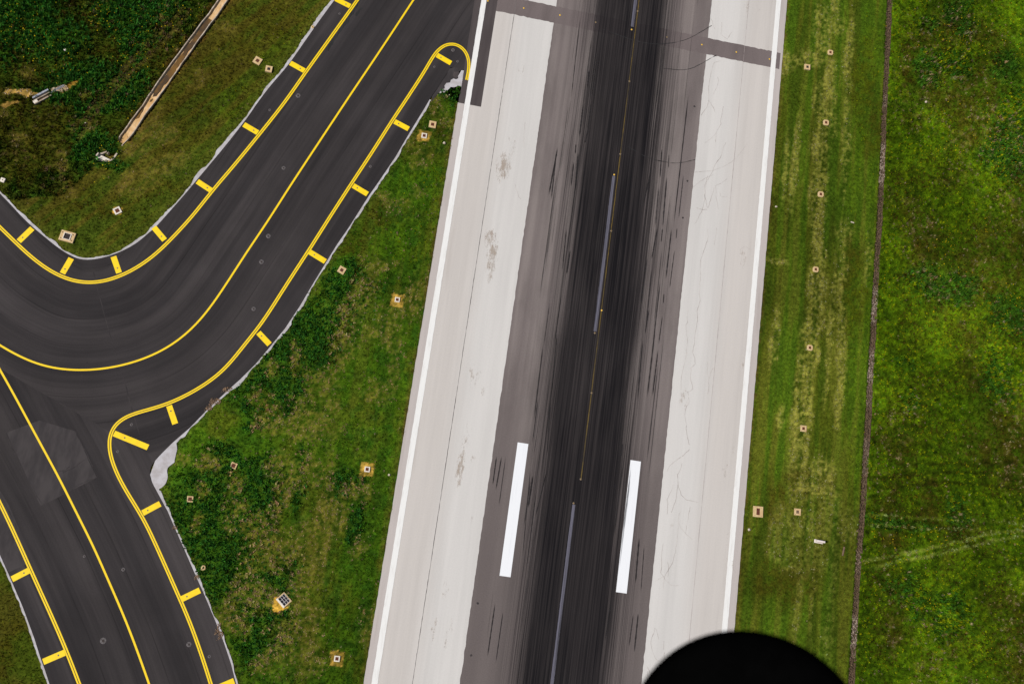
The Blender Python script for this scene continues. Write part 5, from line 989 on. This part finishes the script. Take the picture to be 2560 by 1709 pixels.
def lathe_bm(prof, seg=20, jit=0.0):
    bm = bmesh.new(); rr = np.random.default_rng(3); ph = [1+rr.normal(0, jit) for _ in range(seg)]
    rings = [[bm.verts.new((r_*ph[i]*math.cos(2*math.pi*i/seg), r_*ph[i]*math.sin(2*math.pi*i/seg), z)) for i in range(seg)] for r_, z in prof]
    for a, b in zip(rings[:-1], rings[1:]):
        for i in range(seg): bm.faces.new((a[i], a[(i+1) % seg], b[(i+1) % seg], b[i]))
    return bm
for lx, ly, a, s, kd in D['lids']:
    if kd == 'round':
        e = empty('concrete_ring', (lx, ly, -0.02)); tag(e, 'small round concrete ring with a dark hole beside the lower taxiway edge', 'concrete ring')
        obj('collar', lathe_bm([(0.42, -0.3), (0.40, 0.16), (0.36, 0.2), (0.17, 0.2), (0.16, -0.1), (0.0, -0.1)], 14, 0.08), M_SANDCON, e)
        bm = bmesh.new(); cyl(bm, 0.15, 0.15, -0.1, 0.02, 12); obj('plug', bm, M_HOLE, e)
    if kd == 'small':
        e = empty('marker_block', (lx, ly, -0.02), R(a)); far = lx < -80
        tag(e, 'pale square marker block with a dark dot at the left edge of the field' if far else 'tiny pale ring marker on the upper taxiway edging', 'marker block')
        if far:
            bm = bmesh.new(); box(bm, -0.38, 0.38, -0.38, 0.38, -0.3, 0.22, bevel=0.05); obj('block', bm, M_WCON, e)
            bm = bmesh.new(); cyl(bm, 0.09, 0.09, 0.22, 0.235, 10); obj('socket', bm, M_HOLE, e)
        else:
            obj('block', lathe_bm([(0.30, -0.3), (0.28, 0.12), (0.24, 0.16), (0.10, 0.16), (0.09, 0.06), (0.0, 0.06)], 14), M_SANDCON, e)
            bm = bmesh.new(); cyl(bm, 0.085, 0.085, 0.06, 0.09, 10); obj('socket', bm, M_HOLE, e)

# ------------------------------------------------------------------ open storm drain with its inlet
drain = tag(empty('storm_drain', (-80, 36, 0)), 'long straight concrete channel with sandy bed and muddy water in the upper left grass', 'drain')
def dobj(name, bm, m, parent, off):
    bmesh.ops.translate(bm, verts=bm.verts, vec=Vector((-off[0], -off[1], 0)))
    return obj(name, bm, m, parent)
O = (-80, 36)
for q, off in ((DRL, 0.0), (DRR, 0.0)):
    bm = bmesh.new(); rq = refine(q, 1.0); rq = rq + normals2(rq)*rng.normal(0, 0.03, (len(rq), 1))
    wall_bm(bm, rq, 0.15, -0.65, 0.04); dobj('side_wall', bm, M_CONC, drain, O)
bm = bmesh.new(); n_ = 60
La = refine(DRL, 1.0); La = La[np.linspace(0, len(La)-1, n_).astype(int)]; Ra = refine(DRR, 1.0); Ra = Ra[np.linspace(0, len(Ra)-1, n_).astype(int)]
rows = []
for i in range(n_):
    rows.append([bm.verts.new((*(La[i]*(1-t)+Ra[i]*t), -0.36+rng.normal(0, 0.02)+0.05*abs(t-0.5))) for t in np.linspace(0, 1, 7)])
for a, b in zip(rows[:-1], rows[1:]):
    for i in range(6): bm.faces.new((a[i], a[i+1], b[i+1], b[i]))
dobj('sand_bed', bm, M_SAND, drain, O)
for w in D['water']:
    bm = bmesh.new(); q = refine(np.vstack([w, w[:1]]), 0.5)[:-1]; q = q+rng.normal(0, 0.05, q.shape)
    poly_prism(bm, q, -0.42, -0.28); dobj('water', bm, M_WATER, drain, O)

hw = tag(empty('inlet_headwall', (-88, 16, 0)), 'boat shaped concrete inlet with pale sloping floor at the lower end of the drain', 'headwall')
O = (-88, 16)
def hwall(name, q, th, z0, z1, m=M_CONC):
    bm = bmesh.new(); wall_bm(bm, refine(q, 0.5), th, z0, z1); return dobj(name, bm, m, hw, O)
hwall('wing_wall', D['hw_left'], 0.22, -1.0, 0.42); hwall('front_wall', D['hw_bottom'], 0.26, -1.0, 0.14); hwall('wing_wall', D['hw_right'], 0.26, -1.0, 0.10)
hwall('wing_wall', D['hw_top'], 0.24, -1.0, 0.16); hwall('spur_wall', D['hw_spur'], 0.14, -1.0, 0.10)
bm = bmesh.new(); poly_prism(bm, D['hw_apron'], -0.9, -0.06); dobj('sloping_floor', bm, M_WCON, hw, O)
bm = bmesh.new(); poly_prism(bm, D['hw_pit'], -1.3, -0.85); dobj('mossy_bed', bm, M_MOSS, hw, O)

# ------------------------------------------------------------------ culvert outlet, beam and pipes, upper left
A_, B_ = np.array(D['culvert'][0]), np.array(D['culvert'][2])
A0 = (np.array(D['culvert'][0])+np.array(D['culvert'][1]))/2; B0 = (np.array(D['culvert'][2])+np.array(D['culvert'][3]))/2
d_ = B0-A0; L_ = float(np.linalg.norm(d_)); an = math.atan2(d_[1], d_[0])
cv = tag(empty('concrete_trough', (*A0, 0), an), 'weathered pale concrete trough with a dark slot beside the grey beam, upper left', 'trough')
bm = bmesh.new(); box(bm, 0, L_, -0.38, -0.20, -0.5, 0.32, bevel=0.02); obj('side_wall', bm, M_CONC, cv)
bm = bmesh.new(); box(bm, 0, L_, 0.22, 0.36, -0.5, 0.30, bevel=0.02); obj('side_wall', bm, M_CONC, cv)
bm = bmesh.new(); box(bm, 0, 0.75, -0.198, 0.218, -0.5, 0.29, bevel=0.02); obj('end_block', bm, M_WCON, cv)
bm = bmesh.new(); box(bm, 0.75, L_, -0.198, 0.218, -0.5, -0.02); obj('slot_floor', bm, M_GREYC, cv)
p0, p1 = map(np.array, D['pipe']); d_ = p1-p0; an = math.atan2(d_[1], d_[0]); L_ = float(np.linalg.norm(d_))
bmn = tag(empty('concrete_beam', (*p0, 0), an), 'blue grey concrete beam lying along the upper side of the trough', 'beam')
bm = bmesh.new(); box(bm, -0.1, L_+0.1, -0.16, 0.16, -0.2, 0.38, bevel=0.04); obj('beam_body', bm, M_GCONC, bmn)
bm = bmesh.new(); [box(bm, x, x+0.05, -0.175, 0.165, -0.2, 0.395) for x in (0.5, 1.2, 1.9)]; obj('tie_bands', bm, M_STEEL, bmn)
p0, p1 = map(np.array, D['wall2']); d_ = p1-p0; an = math.atan2(d_[1], d_[0]); L_ = float(np.linalg.norm(d_))
pp = tag(empty('twin_pipes', (*p0, 0), an), 'two thin grey pipes running from the trough into the gravel, upper left', 'pipes')
for yy in (-0.10, 0.10):
    bm = bmesh.new(); bmesh.ops.create_cone(bm, cap_ends=True, segments=10, radius1=0.055, radius2=0.055, depth=L_, matrix=Matrix.Translation((L_/2, yy, 0.12)) @ Matrix.Rotation(R(90), 4, 'Y'))
    obj('pipe', bm, M_GCONC, pp)

# ------------------------------------------------------------------ drain grate box in the triangle
q = np.array(D['grate_sq']); c = q.mean(0); u = (q[1]-q[0]); an = math.atan2(u[1], u[0])
gb = tag(empty('grate_box', (*c, 0), an), 'concrete gully box with a pale bar grate and an orange sand apron, lower triangle', 'gully box')
bm = bmesh.new(); box(bm, -0.75, 0.75, 0.78, 0.96, -0.5, 0.16, bevel=0.02); box(bm, -0.75, 0.75, -0.96, -0.78, -0.5, 0.12, bevel=0.02); box(bm, 0.60, 0.75, -0.778, 0.778, -0.5, 0.10, bevel=0.02); obj('curb', bm, M_SANDCON, gb)
bm = bmesh.new(); box(bm, -0.95, -0.62, -0.94, 0.94, -0.5, 0.18, bevel=0.03); obj('front_lip', bm, M_WCON, gb)
bm = bmesh.new(); box(bm, -0.62, 0.60, -0.778, 0.778, -0.45, -0.12); obj('pit_floor', bm, M_PIT, gb)
bm = bmesh.new()
for i in range(4): box(bm, -0.62+i*0.385-0.025, -0.62+i*0.385+0.03, -0.77, 0.77, 0.06, 0.10)
for i in range(4): box(bm, -0.61, 0.59, -0.76+i*0.50-0.022, -0.76+i*0.50+0.022, 0.105, 0.125)
obj('grate_bars', bm, M_STEEL, gb)

# ------------------------------------------------------------------ small white sign box, lower right
p0, p1 = map(np.array, D['sign']); c = (p0+p1)/2
sg = tag(empty('sign_box', (c[0]-0.15, c[1]+0.12, 0), R(-2)), 'low white sign box on a slab in the grass near the stone drain', 'sign')
bm = bmesh.new(); box(bm, -0.8, 0.8, -0.3, 0.3, -0.2, 0.06, bevel=0.02); obj('base_slab', bm, M_SIGN, sg)
bm = bmesh.new(); box(bm, -0.72, 0.72, -0.16, 0.16, 0.16, 1.1, bevel=0.02); obj('panel', bm, M_SIGN, sg)
for xx in (-0.5, 0.5):
    bm = bmesh.new(); box(bm, xx-0.05, xx+0.05, -0.05, 0.07, 0.06, 0.16); obj('leg', bm, M_IRON, sg)

# ------------------------------------------------------------------ loose stones and slats
def rock_bm(r, seed, flat_=0.7):
    rr = random.Random(seed); bm = bmesh.new(); bmesh.ops.create_icosphere(bm, subdivisions=2, radius=r)
    for v in bm.verts: v.co *= 1+rr.uniform(-0.2, 0.2); v.co.z *= flat_
    return bm
SLAB = ['white angular rock alone in the dark upper left field', 'tiny white pebble near the wheel ruts, upper left', 'pale pinkish stone alone in the right meadow', 'small pale stone close to the right runway edge', 'small pale stone beside the left runway edge, mid triangle', 'round cream stone just below the largest cream pit', 'pale stone at the left runway edge below the triangle tip', 'tiny pale pebble in the grass at the triangle tip', 'white stone among the gravel beside the twin pipes']
for i, (p, lab) in enumerate(zip(D['stones'], SLAB)):
    s = [0.26, 0.12, 0.26, 0.2, 0.2, 0.24, 0.26, 0.11, 0.18][i]
    tag(obj('rock', rock_bm(s, i), M_CONC if i not in (0,) else M_WCON, loc=(p[0], p[1], 0.08)), lab, 'rock')
for i, (p, lab) in enumerate(zip(D['slats'], ['short pale plank lying across the mown strip beside the stone drain', 'long faded plank lying beside the stone drain below the sign'])):
    bm = bmesh.new(); w, h = ((0.65, 0.22), (0.28, 1.6))[i]; box(bm, -w/2, w/2, -h/2, h/2, 0.0, 0.14, bevel=0.02)
    tag(obj('plank', bm, M_CONC if i == 0 else M_GREYC, loc=(p[0], p[1], -0.02), rz=R(-8)), lab, 'plank')

# ------------------------------------------------------------------ rubble filled drain
sd = tag(empty('stone_drain', (48, 0, 0)), 'long narrow trench filled with brown and grey rubble between strip and meadow', 'stone drain')
Lq, Rq = refine(STL, 1.0), refine(STR, 1.0); nn = 170
Lq = Lq[np.linspace(0, len(Lq)-1, nn).astype(int)]; Rq = Rq[np.linspace(0, len(Rq)-1, nn).astype(int)]
bm = bmesh.new(); rows = []
for i in range(nn):
    a = Lq[i]+[rng.normal(0.06, 0.06), 0]; b = Rq[i]+[rng.normal(-0.06, 0.06), 0]
    rows.append([bm.verts.new((a[0]-48, a[1], -0.10)), bm.verts.new((a[0]+0.12-48, a[1], -0.38)), bm.verts.new((b[0]-0.12-48, b[1], -0.38)), bm.verts.new((b[0]-48, b[1], -0.10))])
for a, b in zip(rows[:-1], rows[1:]):
    for i in range(3): bm.faces.new((a[i], a[i+1], b[i+1], b[i]))
obj('trench_bed', bm, speckled('trench_soil', (0.085, 0.055, 0.035), (0.14, 0.095, 0.06), (1, 1, 1)), sd)
ico = bmesh.new(); bmesh.ops.create_icosphere(ico, subdivisions=1, radius=1.0); ico.verts.ensure_lookup_table()
iv = np.array([v.co[:] for v in ico.verts]); ifc = np.array([[v.index for v in f.verts] for f in ico.faces]); ico.free()
ns = 3600; t = rng.random(ns); k = (t*(nn-1)).astype(int); u = rng.random(ns)
pc = Lq[k]*(1-u[:, None])+Rq[k]*u[:, None]+rng.normal(0, 0.25, (ns, 2))*[0.25, 1.5]
sc = rng.uniform(0.07, 0.19, ns)
V = iv[None]*sc[:, None, None]*rng.uniform(0.7, 1.25, (ns, len(iv), 1))
V[:, :, 2] *= 0.7; V[:, :, 0] += (pc[:, 0]-48)[:, None]; V[:, :, 1] += pc[:, 1][:, None]; V[:, :, 2] += (-0.26+rng.uniform(0, 0.12, ns))[:, None]
pale = 0.35*sstep(0.55, 0.7, N2.fbm(pc[:, 1]/4+3, pc[:, 1]*0+2, 3))
for ya_, yb_ in D['palez']: pale = np.maximum(pale, sstep(1.0, -0.5, np.abs(pc[:, 1]-(ya_+yb_)/2)-abs(ya_-yb_)/2))
bright = rng.uniform(0.6, 1.15, ns)
cc = (np.array([0.125, 0.083, 0.048])*(1-pale[:, None])+np.array([0.31, 0.24, 0.185])*pale[:, None])*bright[:, None]
cc[rng.random(ns) < 0.3] *= 0.6
F = (ifc[None]+(np.arange(ns)*len(iv))[:, None, None]).reshape(-1, 3)
tag(obj('stones', mesh_np('stones', V.reshape(-1, 3), F, np.repeat(cc, len(iv), 0)), M_STONE, sd), kind='stuff')
# gravel by the culvert and crumbled soil on the edging
def gravel(name, polys, per, size, col, z, label):
    pts = []
    for poly, n in zip(polys, per):
        poly = np.array(poly); lo_, hi_ = poly.min(0), poly.max(0); p = lo_+(hi_-lo_)*rng.random((n*3, 2)); pts.append(p[inside(p[:, 0], p[:, 1], poly)][:n])
    p = np.vstack(pts); m = len(p); s = rng.uniform(*size, m)
    V = iv[None]*s[:, None, None]*rng.uniform(0.7, 1.25, (m, len(iv), 1)); V[:, :, :2] += p[:, None, :]; V[:, :, 2] += z
    F = (ifc[None]+(np.arange(m)*len(iv))[:, None, None]).reshape(-1, 3)
    c = np.array(col)*rng.uniform(0.5, 1.4, m)[:, None]
    o = obj(name, mesh_np(name, V.reshape(-1, 3), F, np.repeat(c, len(iv), 0)), M_STONE)
    return tag(o, label, name.replace('_', ' '), kind='stuff')
gravel('gravel', [D['gravel'], D['sandpatch']], [260, 60], (0.04, 0.12), (0.45, 0.34, 0.22), 0.02, 'loose pale gravel and clods around the trough, upper left')
gravel('soil_clods', [[(x-a, y-b), (x+a, y-b*0.3), (x+a*0.9, y+b), (x-a*0.7, y+b*0.8)] for (x, y), a, b in zip(D['clods'], (0.8, 1.0, 0.6, 0.35, 0.4, 0.4, 0.35), (0.5, 0.7, 0.5, 0.4, 1.0, 0.8, 0.4))], [70, 110, 60, 30, 60, 50, 30], (0.04, 0.11), (0.24, 0.155, 0.095), 0.03, 'brown soil clods spilled over the pale taxiway edging')

# ------------------------------------------------------------------ grass: single blades and leaves, coloured like the turf they stand on
def lookup(x, y):
    return np.clip(((x-GX0)/GS+0.5).astype(int), 0, len(gx)-1), np.clip(((y-GY0)/GS+0.5).astype(int), 0, len(gy)-1)
def scatter(n):
    x = rng.uniform(GX0+2, GX1-2, n); y = rng.uniform(GY0+2, GY1-2, n)
    m = np.abs(x) > XE-0.05
    x, y = x[m], y[m]
    i, j = lookup(x, y)
    keep = ~on_pavement(x, y) & (H[i, j] > -0.4) & (bare[i, j] < 0.5)
    return x[keep], y[keep]
gxp, gyp = scatter(NGRASS)
ok = np.ones(len(gxp), bool)
for lx, ly, a, s_, kd in D['lids']: ok &= np.maximum(np.abs(gxp-lx), np.abs(gyp-ly)) > s_*0.5+0.06
gxp, gyp = gxp[ok], gyp[ok]
gi, gj = lookup(gxp, gyp); n = len(gxp)
h = rough_h[gi, gj]; lu = lushness[gi, gj]
# every clump is one kind of plant: green turf, clover, dry straw, flowering weed, dead stalks
cb = C[gi, gj]*1.45*rng.uniform(0.50, 1.60, (n, 1))
def kind(p, c, lo, hi):
    m = rng.random(n) < p
    cb[m] = np.array(c)*rng.uniform(lo, hi, (m.sum(), 1))
    return m
sub = lambda a: a[gi, gj]
ST1, FL, F03 = sub(st1), sub(fleck), sub(f03)
kind(0.38*sub(wb), (0.062, 0.050, 0.006), 0.5, 1.5)
kind(0.75*sub(wl*~R4), (0.028, 0.112, 0.014), 0.45, 1.9)
kind(0.6*sub(wl*R4), (0.036, 0.105, 0.008), 0.45, 1.7)
kind(0.62*sub(wm)*np.where(sub(R4), 0.55+0.45*sub(big4), 1)*sstep(0.40, 0.58, FL), (0.27, 0.32, 0.004), 0.40, 1.2)
kind(sub(wt)*sub(R2)*sstep(0.38, 0.60, F03*0.5+FL*0.5)*0.85, (0.40, 0.30, 0.14), 0.55, 1.25)
kind(sub(wt)*sub(R1)*sstep(0.36, 0.62, F03*0.5+FL*0.5)*0.5, (0.28, 0.21, 0.085), 0.55, 1.25)
kind(sub(ws)*sstep(0.25, 0.70, ST1)*0.68, (0.38, 0.355, 0.185), 0.55, 1.25)
kind(sub(dry)*0.45+0.012*sub(R4)+0.030*sub(R2)*(1-lu), (0.31, 0.25, 0.125), 0.5, 1.2)
kind(0.75*sub(rutm), (0.15, 0.105, 0.05), 0.5, 1.3)
kind(0.9*sub(trk), (0.27, 0.31, 0.10), 0.6, 1.3)
kind(sub(dry1)*0.4+0.015*sub(R1), (0.22, 0.165, 0.08), 0.5, 1.25)
cb *= 1+rng.normal(0, 0.09, (n, 3)); cb *= np.where(sub(R4), 0.92+0.16*sub(big4), 1.0)[:, None]
rad = (0.10+0.14*h+0.05*lu)*rng.uniform(0.55, 1.5, n)
NB = 8
az = rng.uniform(0, 2*np.pi, (n, NB)); el = np.arccos(np.sqrt(rng.uniform(0.02, 0.90, (n, NB))))*0.9+0.1
ca_, sa_ = np.cos(az), np.sin(az); L = rad[:, None]*rng.uniform(0.7, 1.5, (n, NB))
wv = (0.30*rad[:, None]+0.012)*rng.uniform(0.5, 1.1, (n, NB))*np.where(lu[:, None] > 0.5, 1.25, 0.85)
bx = gxp[:, None]+rng.normal(0, 0.22, (n, NB))*rad[:, None]; by = gyp[:, None]+rng.normal(0, 0.22, (n, NB))*rad[:, None]; bz = H[gi, gj][:, None]-0.02
P0 = np.stack([bx-sa_*wv, by+ca_*wv, bz+0*bx], -1); P1 = np.stack([bx+sa_*wv, by-ca_*wv, bz+0*bx], -1)
hz = np.where(np.abs(gxp) > XE+0.6, 1.0, 0.6)[:, None]*np.clip(0.5+0.8*h+0.3*lu, 0.4, 1.5)[:, None]
P2 = np.stack([bx+ca_*L*np.cos(el), by+sa_*L*np.cos(el), bz+L*np.sin(el)*hz+0.02], -1)
VV = np.stack([P0, P1, P2], 2).reshape(-1, 3)
cl = np.clip(cb[:, None, :]*rng.uniform(0.75, 1.3, (n, NB, 1)), 0.0015, 0.6)
CC = np.repeat(cl.reshape(-1, 3), 3, 0)
tag(obj('grass', mesh_np('grass', VV, np.arange(len(VV)).reshape(-1, 3), CC), M_GRASS), 'short and tall grass, clover and straw covering all the ground beside the pavements', 'grass', kind='stuff')

# taller weeds: leafy mounds in the lush parts and the rough fields
wxp, wyp = scatter(NWEED)
wi, wj = lookup(wxp, wyp)
pk = rng.random(len(wxp)) < np.clip(0.95*lushness[wi, wj]*np.where(R2[wi, wj], 0.9, 0.6)*(1-0.5*wt[wi, wj])+0.05*wm[wi, wj]*R4[wi, wj]+0.10*beyond[wi, wj], 0, 1)
for lx, ly, a, s_, kd in D['lids']: pk &= np.maximum(np.abs(wxp-lx), np.abs(wyp-ly)) > s_*0.5+0.35
wxp, wyp, wi, wj = wxp[pk], wyp[pk], wi[pk], wj[pk]; n = len(wxp); NL = 12
rad = rng.uniform(0.10, 0.34, n)*(0.6+0.6*lushness[wi, wj])
th = rng.uniform(0, 2*np.pi, (n, NL)); ph = np.arccos(rng.uniform(0.05, 1, (n, NL)))
cx = wxp[:, None]+rad[:, None]*np.sin(ph)*np.cos(th); cy = wyp[:, None]+rad[:, None]*np.sin(ph)*np.sin(th); cz = H[wi, wj][:, None]+rad[:, None]*np.cos(ph)*1.1
s = rng.uniform(0.04, 0.085, (n, NL)); a2 = rng.uniform(0, 2*np.pi, (n, NL))
t1 = np.stack([np.cos(a2), np.sin(a2), rng.normal(0, 0.5, (n, NL))], -1)*s[..., None]; t2 = np.stack([-np.sin(a2), np.cos(a2), rng.normal(0, 0.5, (n, NL))], -1)*s[..., None]*0.7
c0 = np.stack([cx, cy, cz], -1)
VV = np.stack([c0-t1, c0-t2, c0+t1, c0+t2], 2).reshape(-1, 3)
cb = C[wi, wj]*2.0*rng.uniform(0.6, 1.5, (n, 1))*(1+rng.normal(0, 0.08, (n, 3)))
CC = np.repeat(np.clip(cb, 0.002, 0.6), NL*4, 0)
tag(obj('weeds', mesh_np('weeds', VV, np.arange(len(VV)).reshape(-1, 4), CC), M_GRASS), 'leafy low weeds and clover mounds growing through the grass', 'weeds', kind='stuff')

# yellow flowers
fl = []
for x, y, r_, k in D['yf']:
    m = int(k*1.6)
    fl.append(np.stack([x+rng.normal(0, r_*0.55, m), y+rng.normal(0, r_*0.55, m)], 1))
xx, yy = scatter(60000); i, j = lookup(xx, yy)
pk = rng.random(len(xx)) < 0.55*wm[i, j]*R4[i, j]*sstep(0.45, 0.6, fleck[i, j])+0.004*beyond[i, j]+0.006*R4[i, j]
small = np.stack([xx[pk], yy[pk]], 1)
nb = sum(len(a) for a in fl); p = np.vstack(fl+[small]); n = len(p)
i, j = lookup(p[:, 0], p[:, 1]); ok = ~on_pavement(p[:, 0], p[:, 1]) & (H[i, j] > -0.4); 
sz = np.r_[rng.uniform(0.05, 0.11, nb), rng.uniform(0.04, 0.09, n-nb)]
colr = np.where((np.arange(n) < nb)[:, None], [[0.60, 0.44, 0.010]], [[0.42, 0.40, 0.008]])*rng.uniform(0.5, 1.15, (n, 1))
p, sz, colr, i, j = p[ok], sz[ok], colr[ok], i[ok], j[ok]; n = len(p)
a2 = rng.uniform(0, 6.28, n); ang = a2[:, None]+np.arange(5)*2*np.pi/5
zz = H[i, j]+rng.uniform(0.22, 0.42, n)
VV = np.stack([p[:, :1]+sz[:, None]*np.cos(ang), p[:, 1:]+sz[:, None]*np.sin(ang), zz[:, None]+rng.normal(0, 0.03, (n, 5))], -1).reshape(-1, 3)
tag(obj('yellow_flowers', mesh_np('yellow_flowers', VV, np.arange(n*5).reshape(-1, 5), np.repeat(colr, 5, 0)), M_GRASS), 'small yellow flowers sprinkled over the rough grass', 'flowers', kind='stuff')

# ------------------------------------------------------------------ the aircraft's own wheel just below the camera
Rc = cam.rotation_euler.to_matrix(); dist = 1.4
wc = Vector(cam.location) + Rc @ Vector((0.2372*dist, -0.420*dist, -dist))
axis = (Rc @ Vector((0.10, -0.34, -0.94))).normalized()
wh = empty('aircraft_wheel', wc); wh.rotation_mode = 'QUATERNION'; wh.rotation_quaternion = (-axis).to_track_quat('Z', 'Y')
tag(wh, 'black rounded aircraft tyre, blurred and close, at the bottom edge of the photo', 'wheel')
rt = 0.1768
def lathe_z(prof, seg=64):
    bm = bmesh.new(); rings = [[bm.verts.new((r_*math.cos(2*math.pi*i/seg), r_*math.sin(2*math.pi*i/seg), z)) for i in range(seg)] for r_, z in prof]
    for a, b in zip(rings[:-1], rings[1:]):
        for i in range(seg): f = bm.faces.new((a[i], a[(i+1) % seg], b[(i+1) % seg], b[i])); f.smooth = True
    return bm
k_ = rt/0.178
obj('tyre', lathe_z([(0.075*k_, 0.045), (0.085*k_, 0.058), (0.12*k_, 0.066), (0.15*k_, 0.062), (0.168*k_, 0.048), (0.1735*k_, 0.032), (0.1715*k_, 0.029), (0.1715*k_, 0.025), (0.176*k_, 0.021), (0.178*k_, 0.0), (0.176*k_, -0.021), (0.1715*k_, -0.025), (0.1735*k_, -0.032), (0.168*k_, -0.048), (0.15*k_, -0.062), (0.12*k_, -0.066), (0.085*k_, -0.058), (0.075*k_, -0.045)]), M_TYRE, wh)
rim = obj('rim', lathe_z([(0.0, 0.03), (0.03, 0.03), (0.035, 0.012), (0.06, 0.012), (0.07, 0.035), (0.081*k_, 0.052), (0.077*k_, 0.03), (0.077*k_, -0.03), (0.081*k_, -0.052), (0.0, -0.052)], 32), M_RIM, wh)
bm = bmesh.new(); cyl(bm, 0.018, 0.014, 0.03, 0.06, 16); obj('axle_nut', bm, M_RIM, rim)
print('tris', sum(len(o.data.polygons) for o in COL.objects if o.type == 'MESH'))
